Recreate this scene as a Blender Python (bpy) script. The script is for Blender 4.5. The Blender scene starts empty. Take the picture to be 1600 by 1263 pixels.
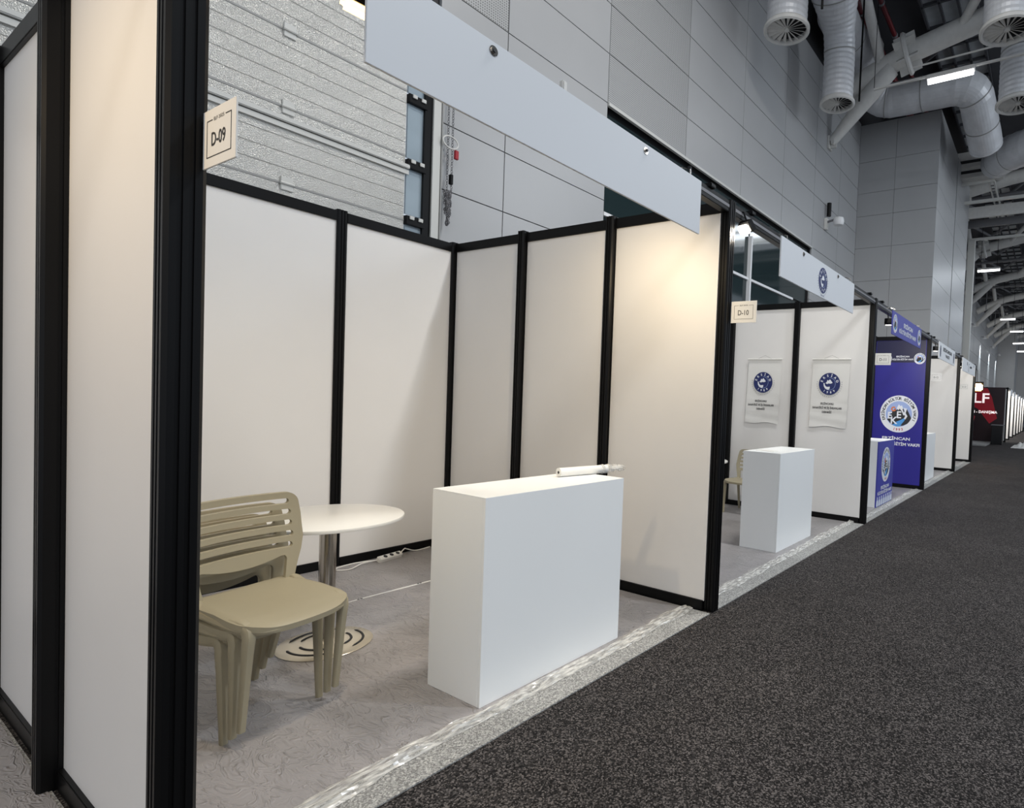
import bpy, bmesh, math, random
from mathutils import Vector, Matrix, noise
PI = math.pi
random.seed(7)
SC = bpy.context.scene
COL = SC.collection

# ------------------------------------------------------------------ camera, world, lights, exposure
CAMH, YAW, PITCH, ROLL, FPX = 1.5, .5369, -.0304, .0437, 897.42
cam_d = bpy.data.cameras.new('camera')
cam = bpy.data.objects.new('camera', cam_d); COL.objects.link(cam)
cam_d.sensor_fit = 'HORIZONTAL'; cam_d.sensor_width = 36
cam_d.lens = FPX / 1600 * 36
cam_d.shift_x = -(1106.37 - 800) / 1600
cam_d.shift_y = (654.02 - 631.5) / 1600
cam_d.clip_start = .05; cam_d.clip_end = 400
fwd = Vector((-math.sin(YAW) * math.cos(PITCH), math.cos(YAW) * math.cos(PITCH), math.sin(PITCH)))
rt = Vector((math.cos(YAW), math.sin(YAW), 0)); up = rt.cross(fwd)
rt2 = rt * math.cos(ROLL) + up * math.sin(ROLL); up2 = up * math.cos(ROLL) - rt * math.sin(ROLL)
M3 = Matrix((rt2, up2, -fwd)).transposed()
cam.matrix_world = Matrix.Translation((0, 0, CAMH)) @ M3.to_4x4()
SC.camera = cam
SC.view_settings.view_transform = 'Standard'; SC.view_settings.look = 'None'
SC.view_settings.gamma = 1; SC.view_settings.use_curve_mapping = False
SC.view_settings.exposure = 0.0
W = bpy.data.worlds.new('world'); SC.world = W; W.use_nodes = True
W.node_tree.nodes['Background'].inputs[0].default_value = (.78, .87, 1, 1)
W.node_tree.nodes['Background'].inputs[1].default_value = .74

def area(loc, size, energy, color=(1, 1, 1), aim=(0, 0, -1), sy=None, spread=PI):
    d = bpy.data.lights.new('hall_and_fill_light', 'AREA'); d.energy = energy; d.color = color
    d.shape = 'RECTANGLE'; d.size = size; d.size_y = sy or size; d.spread = spread
    o = bpy.data.objects.new('hall_and_fill_light', d); COL.objects.link(o); o.location = loc
    o.rotation_euler = Vector(aim).to_track_quat('-Z', 'Y').to_euler()
    return o
COOL = (.86, .93, 1)
area((-1.0, 5.4, 9.6), 1.2, 300, (1, .97, .93), sy=.3)
area((4, 5, 9.5), 1.2, 420, COOL, sy=.6)
area((4, 13.5, 9.3), 2.5, 290, COOL)
area((5, -3, 9.5), 2.5, 420, (1, .96, .9))
area((8.5, 16, 8.8), 2.5, 260, COOL, aim=(-1, .05, .12))  # added side fill to brighten the ducts, no fixture stands there
for Y in (24, 36, 50, 66):
    area((2, Y, 9.3), 3, 260, COOL)

# ------------------------------------------------------------------ materials
def new_mat(name):
    m = bpy.data.materials.new(name); m.use_nodes = True
    return m, m.node_tree, m.node_tree.nodes['Principled BSDF']
def N(nt, t, **k):
    n = nt.nodes.new(t)
    for a, v in k.items(): setattr(n, a, v)
    return n
def mat(name, col, rough=.5, metal=0, vary=0, vscale=3, bump=0, bscale=40, spec=.5, emit=None, es=0, coat=0):
    m, nt, b = new_mat(name)
    b.inputs['Base Color'].default_value = (*col, 1); b.inputs['Roughness'].default_value = rough
    b.inputs['Metallic'].default_value = metal; b.inputs['Specular IOR Level'].default_value = spec
    b.inputs['Coat Weight'].default_value = coat
    tc = N(nt, 'ShaderNodeTexCoord')
    if vary:
        n = N(nt, 'ShaderNodeTexNoise'); n.inputs['Scale'].default_value = vscale; n.inputs['Detail'].default_value = 4
        nt.links.new(tc.outputs['Object'], n.inputs['Vector'])
        r = N(nt, 'ShaderNodeValToRGB')
        r.color_ramp.elements[0].position = .3; r.color_ramp.elements[1].position = .7
        r.color_ramp.elements[0].color = (*[max(0, c * (1 - vary)) for c in col], 1)
        r.color_ramp.elements[1].color = (*[min(1, c * (1 + vary)) for c in col], 1)
        nt.links.new(n.outputs['Fac'], r.inputs['Fac']); nt.links.new(r.outputs['Color'], b.inputs['Base Color'])
    if bump:
        n = N(nt, 'ShaderNodeTexNoise'); n.inputs['Scale'].default_value = bscale; n.inputs['Detail'].default_value = 3
        nt.links.new(tc.outputs['Object'], n.inputs['Vector'])
        bp = N(nt, 'ShaderNodeBump'); bp.inputs['Strength'].default_value = bump; bp.inputs['Distance'].default_value = .01
        nt.links.new(n.outputs['Fac'], bp.inputs['Height']); nt.links.new(bp.outputs['Normal'], b.inputs['Normal'])
    if emit:
        b.inputs['Emission Color'].default_value = (*emit, 1); b.inputs['Emission Strength'].default_value = es
    return m
M = {}
M['black'] = mat('black_anodised_aluminium', (.005, .005, .0053), .36, 0, spec=.16)
M['panel'] = mat('white_laminate_panel', (.80, .785, .765), .42, vary=.02, vscale=1.2, spec=.35)
M['white'] = mat('white_board', (.82, .83, .84), .5, spec=.35)
M['counter'] = mat('white_counter_laminate', (.90, .915, .91), .38, spec=.4)
M['fascia'] = mat('fascia_board_white', (.68, .705, .735), .45, spec=.3)
M['chair'] = mat('olive_beige_plastic', (.345, .305, .21), .45, bump=.06, bscale=600)
M['chrome'] = mat('brushed_steel', (.62, .58, .53), .18, 1)
M['ivory'] = mat('cream_metal_base', (.66, .60, .48), .25, .55)
M['tabletop'] = mat('white_tabletop', (.85, .84, .80), .3)
M['dark'] = mat('dark_gap', (.02, .02, .022), .7)
M['wallp'] = mat('grey_wall_cladding', (.405, .41, .415), .36, vary=.03, vscale=.8, spec=.6)
M['ceil'] = mat('dark_ceiling_deck', (.05, .051, .058), .8, vary=.15, vscale=.6)
M['duct'] = mat('galvanised_duct', (.66, .67, .69), .42, .1, vary=.08, vscale=4, bump=.12, bscale=14)
M['steel'] = mat('painted_structural_steel', (.66, .65, .62), .5, vary=.05, vscale=8)
M['dsteel'] = mat('grey_roof_steel', (.20, .20, .21), .55, .2)
M['red'] = mat('red_sprinkler_pipe', (.12, .008, .012), .4)
M['redtag'] = mat('red_tag', (.35, .01, .02), .5)
M['plastic_w'] = mat('white_plastic', (.8, .79, .75), .35)
M['paper'] = mat('white_paper', (.78, .77, .74), .7)
M['navy'] = mat('navy_print', (.012, .022, .12), .5)
M['blue'] = mat('royal_blue_print', (.028, .024, .25), .38, spec=.4)
M['blue2'] = mat('fascia_blue_print', (.05, .055, .36), .45)
M['dnavy'] = mat('dark_navy_print', (.01, .01, .05), .4)
M['ink'] = mat('black_print', (.02, .02, .022), .6)
M['wink'] = mat('white_print', (.8, .82, .86), .5)
M['lblue'] = mat('light_blue_print', (.35, .45, .75), .5)
M['sky'] = mat('river_blue_print', (.08, .32, .70), .5)
M['orange'] = mat('orange_print', (.75, .2, .05), .5)
M['redp'] = mat('red_print', (.5, .04, .05), .5)
M['elfred'] = mat('bright_red_print', (.55, .012, .03), .35)
M['elfdark'] = mat('dark_maroon_print', (.02, .006, .01), .35)
M['gloss'] = mat('gloss_black', (.015, .016, .018), .15)
M['lamp'] = mat('lamp_tube_glow', (1, 1, 1), .5, emit=(.95, .97, 1), es=6)
M['warm'] = mat('halogen_glow', (1, .9, .7), .5, emit=(1, .64, .26), es=3.0)
M['warmw'] = mat('spot_glow', (1, .95, .85), .5, emit=(1, .93, .82), es=10)
M['orangeglow'] = mat('orange_spot_glow', (1, .7, .4), .5, emit=(1, .55, .2), es=22)
M['seal'] = mat('grey_door_seal', (.30, .30, .29), .5)
M['trim'] = mat('off_white_trim', (.60, .60, .57), .45)
M['roofpane'] = mat('rooflight_pane', (.36, .38, .40), .4, vary=.3, vscale=1.5)
M['signw'] = mat('glowing_letter', (.9, .85, .85), .4, emit=(1, .86, .84), es=.75)  # letters carry a mild emission of their own
M['person'] = mat('pale_figures_print', (.7, .75, .8), .5)

def grid_mat(name, col, pitch, rad, dark):
    m, nt, b = new_mat(name); b.inputs['Roughness'].default_value = .4
    tc = N(nt, 'ShaderNodeTexCoord'); sp = N(nt, 'ShaderNodeSeparateXYZ'); nt.links.new(tc.outputs['Object'], sp.inputs[0])
    def mth(op, a, bb=None):
        n = N(nt, 'ShaderNodeMath', operation=op)
        for i, v in enumerate((a, bb)):
            if v is None: continue
            if isinstance(v, (int, float)): n.inputs[i].default_value = v
            else: nt.links.new(v, n.inputs[i])
        return n.outputs[0]
    q = []
    for ax in ('Y', 'Z'):
        f = mth('FRACT', mth('MULTIPLY', sp.outputs[ax], 1 / pitch)); f = mth('SUBTRACT', f, .5); q.append(mth('MULTIPLY', f, f))
    inside = mth('LESS_THAN', mth('ADD', q[0], q[1]), rad * rad)
    mx = N(nt, 'ShaderNodeMixRGB'); mx.inputs[1].default_value = (*col, 1); mx.inputs[2].default_value = (*dark, 1)
    nt.links.new(inside, mx.inputs[0]); nt.links.new(mx.outputs[0], b.inputs['Base Color'])
    return m
M['perf'] = grid_mat('perforated_wall_cladding', (.405, .41, .41), .028, .26, (.10, .10, .10))

def stucco():
    m, nt, b = new_mat('stucco_embossed_door'); b.inputs['Base Color'].default_value = (.46, .455, .43, 1)
    b.inputs['Roughness'].default_value = .3; b.inputs['Metallic'].default_value = .35
    tc = N(nt, 'ShaderNodeTexCoord'); n = N(nt, 'ShaderNodeTexVoronoi'); n.inputs['Scale'].default_value = 120
    nt.links.new(tc.outputs['Object'], n.inputs['Vector'])
    n2 = N(nt, 'ShaderNodeTexNoise'); n2.inputs['Scale'].default_value = 120; nt.links.new(tc.outputs['Object'], n2.inputs['Vector'])
    ad = N(nt, 'ShaderNodeMath', operation='ADD'); nt.links.new(n.outputs['Distance'], ad.inputs[0]); nt.links.new(n2.outputs['Fac'], ad.inputs[1])
    bp = N(nt, 'ShaderNodeBump'); bp.inputs['Strength'].default_value = .5; bp.inputs['Distance'].default_value = .006
    nt.links.new(ad.outputs[0], bp.inputs['Height']); nt.links.new(bp.outputs['Normal'], b.inputs['Normal'])
    return m
M['stucco'] = stucco()

def carpet(name, c0, c1, c2, scale):
    m, nt, b = new_mat(name); b.inputs['Roughness'].default_value = .95; b.inputs['Specular IOR Level'].default_value = .15
    tc = N(nt, 'ShaderNodeTexCoord')
    n = N(nt, 'ShaderNodeTexVoronoi'); n.inputs['Scale'].default_value = scale
    nt.links.new(tc.outputs['Object'], n.inputs['Vector'])
    sep = N(nt, 'ShaderNodeSeparateXYZ'); nt.links.new(n.outputs['Color'], sep.inputs[0])
    r = N(nt, 'ShaderNodeValToRGB'); e = r.color_ramp.elements
    e[0].position = .15; e[0].color = (*c0, 1); e[1].position = .62; e[1].color = (*c1, 1)
    x = e.new(.95); x.color = (*c2, 1)
    nt.links.new(sep.outputs[0], r.inputs['Fac'])
    n2 = N(nt, 'ShaderNodeTexNoise'); n2.inputs['Scale'].default_value = 1.3; n2.inputs['Detail'].default_value = 5
    nt.links.new(tc.outputs['Object'], n2.inputs['Vector'])
    mx = N(nt, 'ShaderNodeMixRGB', blend_type='OVERLAY'); mx.inputs[0].default_value = .35
    nt.links.new(r.outputs[0], mx.inputs[1]); nt.links.new(n2.outputs['Fac'], mx.inputs[2])
    nt.links.new(mx.outputs[0], b.inputs['Base Color'])
    bp = N(nt, 'ShaderNodeBump'); bp.inputs['Strength'].default_value = .5; bp.inputs['Distance'].default_value = .006
    nt.links.new(n.outputs['Distance'], bp.inputs['Height']); nt.links.new(bp.outputs['Normal'], b.inputs['Normal'])
    return m
M['aisle'] = carpet('dark_aisle_carpet', (.008, .0075, .0075), (.036, .033, .0325), (.135, .122, .118), 165)
M['boothc'] = carpet('light_grey_booth_carpet', (.20, .20, .195), (.36, .36, .35), (.52, .52, .50), 170)

def film_floor():
    m, nt, b = new_mat('wrinkled_film_over_carpet'); b.inputs['Roughness'].default_value = .36; b.inputs['Specular IOR Level'].default_value = .6
    tc = N(nt, 'ShaderNodeTexCoord')
    mp = N(nt, 'ShaderNodeMapping'); mp.inputs['Scale'].default_value = (1, 2.2, 1); nt.links.new(tc.outputs['Object'], mp.inputs[0])
    nd = N(nt, 'ShaderNodeTexNoise'); nd.inputs['Scale'].default_value = 3.0; nd.inputs['Detail'].default_value = 2; nt.links.new(mp.outputs[0], nd.inputs['Vector'])
    mx = N(nt, 'ShaderNodeMixRGB'); mx.inputs[0].default_value = .45; nt.links.new(mp.outputs[0], mx.inputs[1]); nt.links.new(nd.outputs['Color'], mx.inputs[2])
    n = N(nt, 'ShaderNodeTexNoise'); n.inputs['Scale'].default_value = 27; n.inputs['Detail'].default_value = 6; n.inputs['Distortion'].default_value = 1.2
    n.noise_type = 'RIDGED_MULTIFRACTAL'
    nt.links.new(mx.outputs[0], n.inputs['Vector'])
    bp = N(nt, 'ShaderNodeBump'); bp.inputs['Strength'].default_value = .65; bp.inputs['Distance'].default_value = .018
    nt.links.new(n.outputs['Fac'], bp.inputs['Height']); nt.links.new(bp.outputs['Normal'], b.inputs['Normal'])
    c = N(nt, 'ShaderNodeTexNoise'); c.inputs['Scale'].default_value = 2.2; c.inputs['Detail'].default_value = 3; nt.links.new(tc.outputs['Object'], c.inputs['Vector'])
    r = N(nt, 'ShaderNodeValToRGB'); e = r.color_ramp.elements
    e[0].position = .3; e[0].color = (.27, .26, .262, 1); e[1].position = .7; e[1].color = (.37, .35, .355, 1)
    nt.links.new(c.outputs['Fac'], r.inputs['Fac']); nt.links.new(r.outputs[0], b.inputs['Base Color'])
    return m
M['film'] = film_floor()

def clear_film(name, alpha, col):
    m, nt, b = new_mat(name); b.inputs['Base Color'].default_value = (*col, 1); b.inputs['Roughness'].default_value = .18
    b.inputs['Specular IOR Level'].default_value = .8
    tc = N(nt, 'ShaderNodeTexCoord'); n = N(nt, 'ShaderNodeTexNoise'); n.inputs['Scale'].default_value = 18; n.inputs['Detail'].default_value = 3
    mp = N(nt, 'ShaderNodeMapping'); mp.inputs['Scale'].default_value = (4, .8, 4); nt.links.new(tc.outputs['Object'], mp.inputs[0]); nt.links.new(mp.outputs[0], n.inputs['Vector'])
    r = N(nt, 'ShaderNodeMapRange'); r.inputs['From Min'].default_value = .35; r.inputs['From Max'].default_value = .7
    r.inputs['To Min'].default_value = alpha * .35; r.inputs['To Max'].default_value = min(1, alpha * 1.5)
    nt.links.new(n.outputs['Fac'], r.inputs['Value']); nt.links.new(r.outputs[0], b.inputs['Alpha'])
    return m
M['clear'] = clear_film('crumpled_clear_film', .62, (.74, .73, .69))

def glass_dark():
    m, nt, b = new_mat('dark_tinted_glass'); b.inputs['Base Color'].default_value = (.018, .032, .034, 1)
    b.inputs['Roughness'].default_value = .06; b.inputs['Specular IOR Level'].default_value = .7
    return m
M['glass'] = glass_dark()
M['doorpane'] = mat('pale_door_glazing', (.30, .37, .42), .3, vary=.08, vscale=3)
M['shade'] = mat('frosted_lamp_shade', (.8, .8, .8), .3)

# ------------------------------------------------------------------ mesh helpers
class MB:
    def __init__(s): s.v = []; s.f = []; s.marks = []
    def add(s, vs, fs):
        o = len(s.v); s.v += [tuple(v) for v in vs]; s.f += [tuple(i + o for i in f) for f in fs]; return s
    def box(s, a, b, bev=0):
        x0, y0, z0 = (min(a[i], b[i]) for i in range(3)); x1, y1, z1 = (max(a[i], b[i]) for i in range(3))
        if bev <= 0:
            vs = [(x, y, z) for x in (x0, x1) for y in (y0, y1) for z in (z0, z1)]
            return s.add(vs, [(0, 1, 3, 2), (4, 6, 7, 5), (0, 4, 5, 1), (2, 3, 7, 6), (0, 2, 6, 4), (1, 5, 7, 3)])
        bm = bmesh.new(); bmesh.ops.create_cube(bm, size=1)
        for v in bm.verts:
            v.co = Vector(((x0 + x1) / 2 + v.co.x * (x1 - x0), (y0 + y1) / 2 + v.co.y * (y1 - y0), (z0 + z1) / 2 + v.co.z * (z1 - z0)))
        bmesh.ops.bevel(bm, geom=bm.edges[:], offset=bev, segments=2, affect='EDGES')
        bm.verts.index_update()
        s.add([v.co[:] for v in bm.verts], [[v.index for v in f.verts] for f in bm.faces]); bm.free(); return s
    def prism(s, poly, z0, z1):
        n = len(poly)
        s.add([(x, y, z0) for x, y in poly] + [(x, y, z1) for x, y in poly],
              [tuple(range(n))[::-1], tuple(range(n, 2 * n))] + [(i, (i + 1) % n, n + (i + 1) % n, n + i) for i in range(n)])
        return s
    def tube(s, pts, r, n=12, cap=True):
        pts = [Vector(p) for p in pts]; rs = r if isinstance(r, (list, tuple)) else [r] * len(pts)
        rings = []; prev = None
        for i, p in enumerate(pts):
            t = (pts[min(i + 1, len(pts) - 1)] - pts[max(i - 1, 0)]).normalized()
            if prev is None:
                a = Vector((0, 0, 1)) if abs(t.z) < .9 else Vector((1, 0, 0)); nx = t.cross(a).normalized()
            else:
                nx = (prev - t * prev.dot(t)).normalized()
            prev = nx; ny = t.cross(nx)
            rings.append([p + (nx * math.cos(2 * PI * k / n) + ny * math.sin(2 * PI * k / n)) * rs[i] for k in range(n)])
        vs = [v for R in rings for v in R]
        fs = [(i * n + k, i * n + (k + 1) % n, (i + 1) * n + (k + 1) % n, (i + 1) * n + k) for i in range(len(rings) - 1) for k in range(n)]
        if cap: fs += [tuple(range(n))[::-1], tuple((len(rings) - 1) * n + k for k in range(n))]
        return s.add(vs, fs)
    def lathe(s, prof, c=(0, 0, 0), n=32):
        vs = [(c[0] + r * math.cos(2 * PI * k / n), c[1] + r * math.sin(2 * PI * k / n), c[2] + z) for r, z in prof for k in range(n)]
        fs = [(i * n + k, i * n + (k + 1) % n, (i + 1) * n + (k + 1) % n, (i + 1) * n + k) for i in range(len(prof) - 1) for k in range(n)]
        fs += [tuple(range(n))[::-1], tuple((len(prof) - 1) * n + k for k in range(n))]
        return s.add(vs, fs)
    def xf(s, m): s.v = [tuple(m @ Vector(v)) for v in s.v]; return s

def wloc(o):
    L = Vector((0, 0, 0))
    while o is not None: L += o.location; o = o.parent
    return L
def link_mesh(name, me, m, parent, smooth=False):
    o = bpy.data.objects.new(name, me); COL.objects.link(o)
    me.materials.clear(); me.materials.append(m)
    if smooth:
        me.polygons.foreach_set('use_smooth', [True] * len(me.polygons))
        try: me.set_sharp_from_angle(angle=math.radians(38))
        except Exception: pass
    if parent: o.parent = parent
    return o
def part(name, mb, m, parent=None, smooth=False):
    """mesh in world coordinates, stored relative to the parent's place"""
    if name == 'lettering' and len(mb.marks) > 1:
        mk_ = mb.marks + [(len(mb.v), len(mb.f))]; o = None
        for (v0, f0), (v1, f1) in zip(mk_, mk_[1:]):
            q = MB(); q.v = mb.v[v0:v1]; q.f = [tuple(a - v0 for a in f) for f in mb.f[f0:f1]]
            if q.f: o = part(name, q, m, parent)
        return o
    L = wloc(parent)
    me = bpy.data.meshes.new(name)
    me.from_pydata([(x - L.x, y - L.y, z - L.z) for x, y, z in mb.v], [], mb.f)
    bm = bmesh.new(); bm.from_mesh(me); bmesh.ops.recalc_face_normals(bm, faces=bm.faces); bm.to_mesh(me); bm.free()
    return link_mesh(name, me, m, parent, smooth)
def thing(name, loc, label, cat, group=None):
    o = bpy.data.objects.new(name, None); COL.objects.link(o); o.location = loc; o.empty_display_size = .1
    o['label'] = label; o['category'] = cat
    if group: o['group'] = group
    return o
def tag(o, label, cat, group=None):
    o['label'] = label; o['category'] = cat
    if group: o['group'] = group
    return o
def struct(name, mb, m, smooth=False):
    o = part(name, mb, m, None, smooth); o['kind'] = 'structure'; return o
def struct_empty(name, loc=(0, 0, 0)):
    o = bpy.data.objects.new(name, None); COL.objects.link(o); o.location = loc; o['kind'] = 'structure'; return o
def copy_tree(o, parent=None):
    c = o.copy(); COL.objects.link(c)
    if parent: c.parent = parent
    for ch in list(o.children): copy_tree(ch, c)
    return c

# text and flat print: a Plane maps (u, v) to the world, n metres proud of the surface
_txt = {}
def text_geo(s, off=0):
    key = (s, off)
    if key not in _txt:
        cu = bpy.data.curves.new('lettering', 'FONT'); cu.body = s; cu.resolution_u = 3
        cu.align_x = 'LEFT'; cu.offset = off
        o = bpy.data.objects.new('lettering', cu); COL.objects.link(o)
        dg = bpy.context.evaluated_depsgraph_get(); dg.update()
        me = bpy.data.meshes.new_from_object(o.evaluated_get(dg))
        vs = [(v.co.x, v.co.y) for v in me.vertices]; fs = [tuple(p.vertices) for p in me.polygons]
        bpy.data.objects.remove(o); bpy.data.curves.remove(cu); bpy.data.meshes.remove(me)
        _txt[key] = (vs, fs)
    return _txt[key]
class Plane:
    def __init__(s, o, ru, rv): s.o = Vector(o); s.u = Vector(ru); s.v = Vector(rv); s.n = s.u.cross(s.v)
    def p(s, a, b, n=0): return s.o + s.u * a + s.v * b + s.n * n
    def poly(s, mb, pts, n, t=.0012):
        k = len(pts)
        mb.add([s.p(a, b, n) for a, b in pts] + [s.p(a, b, n - t) for a, b in pts],
               [tuple(range(k))] + [(i, (i + 1) % k, k + (i + 1) % k, k + i) for i in range(k)]); return mb
    def ring(s, mb, c, r0, r1, n, a0=0, a1=2 * PI, k=48):
        pts = []
        for i in range(k):
            x0, x1 = a0 + (a1 - a0) * i / k, a0 + (a1 - a0) * (i + 1) / k
            mb.add([s.p(c[0] + r * math.cos(x), c[1] + r * math.sin(x), n) for r, x in ((r0, x0), (r1, x0), (r1, x1), (r0, x1))], [(0, 1, 2, 3)])
        return mb
    def disc(s, mb, c, r, n, k=48, sy=1):
        return s.poly(mb, [(c[0] + r * math.cos(2 * PI * i / k), c[1] + sy * r * math.sin(2 * PI * i / k)) for i in range(k)], n)
    def text(s, mb, st, c, h, n, w=None, rot=0, bold=0, mark=True):
        """capital height h, centred on c; w = total width wanted"""
        if mark: mb.marks.append((len(mb.v), len(mb.f)))
        vs, fs = text_geo(st, round(min(.03, bold / h * .73), 3))
        if not vs: return mb
        x0, x1 = min(v[0] for v in vs), max(v[0] for v in vs)
        H = .73; k = h / H; kx = (w / (x1 - x0)) if w else k
        cr, sr = math.cos(rot), math.sin(rot)
        for dx, dy in ((0, 0),):
            out = []
            for x, y in vs:
                a = (x - (x0 + x1) / 2) * kx + dx; b = (y - H / 2) * k + dy
                out.append(s.p(c[0] + a * cr - b * sr, c[1] + a * sr + b * cr, n))
            mb.add(out, fs)
        return mb
    def arc(s, mb, st, c, r, h, n, a_mid, span, down=False, bold=0):
        k = len(st); mb.marks.append((len(mb.v), len(mb.f)))
        for i, ch in enumerate(st):
            if ch == ' ': continue
            t = (i - (k - 1) / 2) / max(1, k - 1)
            a = a_mid - span * t if not down else a_mid + span * t
            s.text(mb, ch, (c[0] + r * math.cos(a), c[1] + r * math.sin(a)), h, n, rot=a - PI / 2 if not down else a + PI / 2, bold=bold, mark=False)
        return mb

# ------------------------------------------------------------------ setting
XF, XB, XW, H = -2.02, -5.0, -5.5, 2.893
b = MB().box((-5.6, -6, -.2), (16, 95, 0)); struct('floor', b, M['aisle'])
b = MB().box((-5.7, -6, 12), (16, 95, 12.2)); struct('ceiling', b, M['ceil'])

# hall wall behind the booths
wl = struct_empty('wall_left')
b = MB().box((-5.75, -6, 4.5 + .5), (-5.54, 3.2, 12)); b.box((-5.75, 3.56, 0), (-5.54, 6.15, 12)); b.box((-5.75, 6.15, 5.6), (-5.54, 14.05, 12)); b.box((-5.75, 14.05, 0), (-5.54, 95, 12))
part('backing', b, M['dark'], wl)
RZ = .67; Z0 = 5.57 - RZ * 4
def wpanel(y0, y1, z0, z1, m, parent=wl, x=XW):
    g = .006
    return part('wall_panel', MB().box((x, y0 + g, z0 + g), (x - .04, y1 - g, z1 - g)), m, parent)
ys = [4.45, 6.15, 8.12, 10.1, 12.1, 14.05, 16.0, 17.72]
rows = [Z0 + RZ * i for i in range(12)]
pcache = []
for z in rows:
    if z > 10.1: break
    if z < 4.9 + .5: wpanel(3.62, 4.45, z, z + RZ, M['wallp'])
    else: wpanel(2.5, 4.45, z, z + RZ, M['perf'] if 5.0 < z < 7.6 else M['wallp'])
    for i in range(len(ys) - 1):
        if ys[i] >= 6.1 and ys[i + 1] <= 14.1 and z < 5.5: continue
        wpanel(ys[i], ys[i + 1], z, z + RZ, M['perf'] if (i == 1 and 5.5 < z < 8.9) else M['wallp'])
for y0 in [-5.5, -3.5, -1.5, .5]:
    for z in (6.91, 7.58, 8.25, 8.92, 9.59): wpanel(y0, y0 + 2, z, z + RZ, M['wallp'])
# far stretch of the same wall
b = MB()
for i in range(12):
    for z in range(0, 6): b.box((XW, 24.6 + i * 5, 2 + z * 1.4), (XW - .04, 29.55 + i * 5, 3.38 + z * 1.4))
part('wall_panel', b, M['wallp'], wl)['kind'] = 'stuff'
b = MB().box((XW + .03, 6.15, 5.53), (XW - .02, 14.05, 5.57)); part('sill', b, M['trim'], wl)

# wall block that stands out from the hall wall
BX = -3.16; BY = 17.72
wr = struct_empty('wall_right', (-4.3, BY, 0))
part('backing', MB().box((XW - .1, BY + .04, 0), (BX - .04, 24.5, 10.17)), M['dark'], wr)
zz = [0, 1.0, 2.0, 3.2, 4.45, 5.4, 6.42, 7.4, 8.1, 9.05, 10.2]
for i in range(len(zz) - 1):
    for x0, x1 in ((XW, -4.39), (-4.39, BX)):
        part('wall_panel', MB().box((x0 + .004, BY, zz[i] + .004), (x1 - (0 if x1 == BX else .004), BY + .04, zz[i + 1] - .004)), M['wallp'], wr)
for i in range(len(zz) - 1):
    for y0, y1 in ((BY, 21.15), (21.3, 24.5)):
        part('wall_panel', MB().box((BX - .04, y0 + (.04 if y0 == BY else 0), zz[i] + .004), (BX, y1, zz[i + 1] - .004)), M['wallp'], wr)

# glazed band under the cladding
w1 = struct_empty('window_1', (-5.6, 9.5, 2.9))
for y0, y1 in ((6.15, 8.4), (8.4, 10.72), (10.72, 14.0)):
    for z0, z1 in ((2.2, 4.08), (4.08, 5.5)):
        part('pane', MB().box((-5.58, y0 + .03, z0 + .03), (-5.6, y1 - .03, z1 - .03)), M['glass'], w1)
for y in (6.17, 8.4): part('mullion', MB().box((-5.56, y - .02, 2.2), (-5.64, y + .02, 5.55)), M['dsteel'], w1)
part('mullion', MB().box((-5.5, 10.69, 2.2), (-5.6, 10.75, 4.95)), M['white'], w1)
part('transom', MB().box((-5.54, 6.2, 4.05), (-5.62, 13.1, 4.10)), M['white'], w1)
part('backing', MB().box((-5.9, 6.1, 2), (-5.62, 14.05, 5.6)), M['dark'], w1)

# sectional dock door
d1 = struct_empty('door_1', (-5.5, 1.2, 3))
SX = -5.47
zs = [2.51 + .613 * i for i in range(8)]
for i in range(len(zs) - 1):
    z0, z1 = zs[i], zs[i + 1]
    b = MB()
    prof = [(SX - .05, z0 + .004), (SX, z0 + .004)]
    for k in range(1, 5):
        z = z0 + k * (z1 - z0) / 5
        prof += [(SX, z - .007), (SX - .0035, z), (SX, z + .007)]
    prof += [(SX, z1 - .004), (SX - .05, z1 - .004)]
    n = len(prof)
    b.add([(x, -2.6, z) for x, z in prof] + [(x, 3.27, z) for x, z in prof], [tuple(range(n)), tuple(range(n, 2 * n))] + [(j, (j + 1) % n, n + (j + 1) % n, n + j) for j in range(n)])
    sct = part('door_section', b, M['stucco'], d1)
    part('joint_seal', MB().box((SX + .004, -2.6, z1 - .008), (SX - .03, 3.27, z1 + .008)), M['seal'], d1)
    for y in (-.35, 1.0, 2.28):
        hb = MB().box((SX + .012, y - .045, z1 - .055), (SX - .002, y + .045, z1 + .055), .004)
        hb.tube([(SX + .016, y - .05, z1), (SX + .016, y + .05, z1)], .012, 8)
        part('hinge', hb, M['trim'], sct)
part('stiffening_rail', MB().box((SX + .04, -2.6, 3.61), (SX, 3.3, 3.65), .006).box((SX + .02, -2.6, 3.56), (SX, 3.3, 3.60)), M['trim'], d1)
# glazed column at the door's edge
b = MB().box((SX + .02, 3.45, 2.6), (SX - .05, 3.53, 4.95)); part('door_frame', b, M['black'], d1)
for z0, z1 in ((2.62, 3.14), (3.14, 3.68), (3.68, 4.3), (4.3, 4.9)):
    part('pane', MB().box((SX - .01, 3.29, z0 + .05), (SX - .03, 3.45, z1 - .05)), M['doorpane'], d1)
    part('glazing_bar', MB().box((SX + .03, 3.28, z1 - .055), (SX - .03, 3.47, z1 + .03), .004), M['black'], d1)
    for y in (3.31, 3.40):
        part('hinge', MB().box((SX + .045, y, z1 - .005), (SX + .03, y + .045, z1 + .03), .003), M['trim'], d1)
part('track', MB().box((SX + .04, 3.53, 2.5), (SX - .05, 3.61, 5.3)), M['trim'], d1)
part('track', MB().box((SX + .05, 3.615, 2.5), (SX - .02, 3.628, 5.3)), M['seal'], d1)

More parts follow.
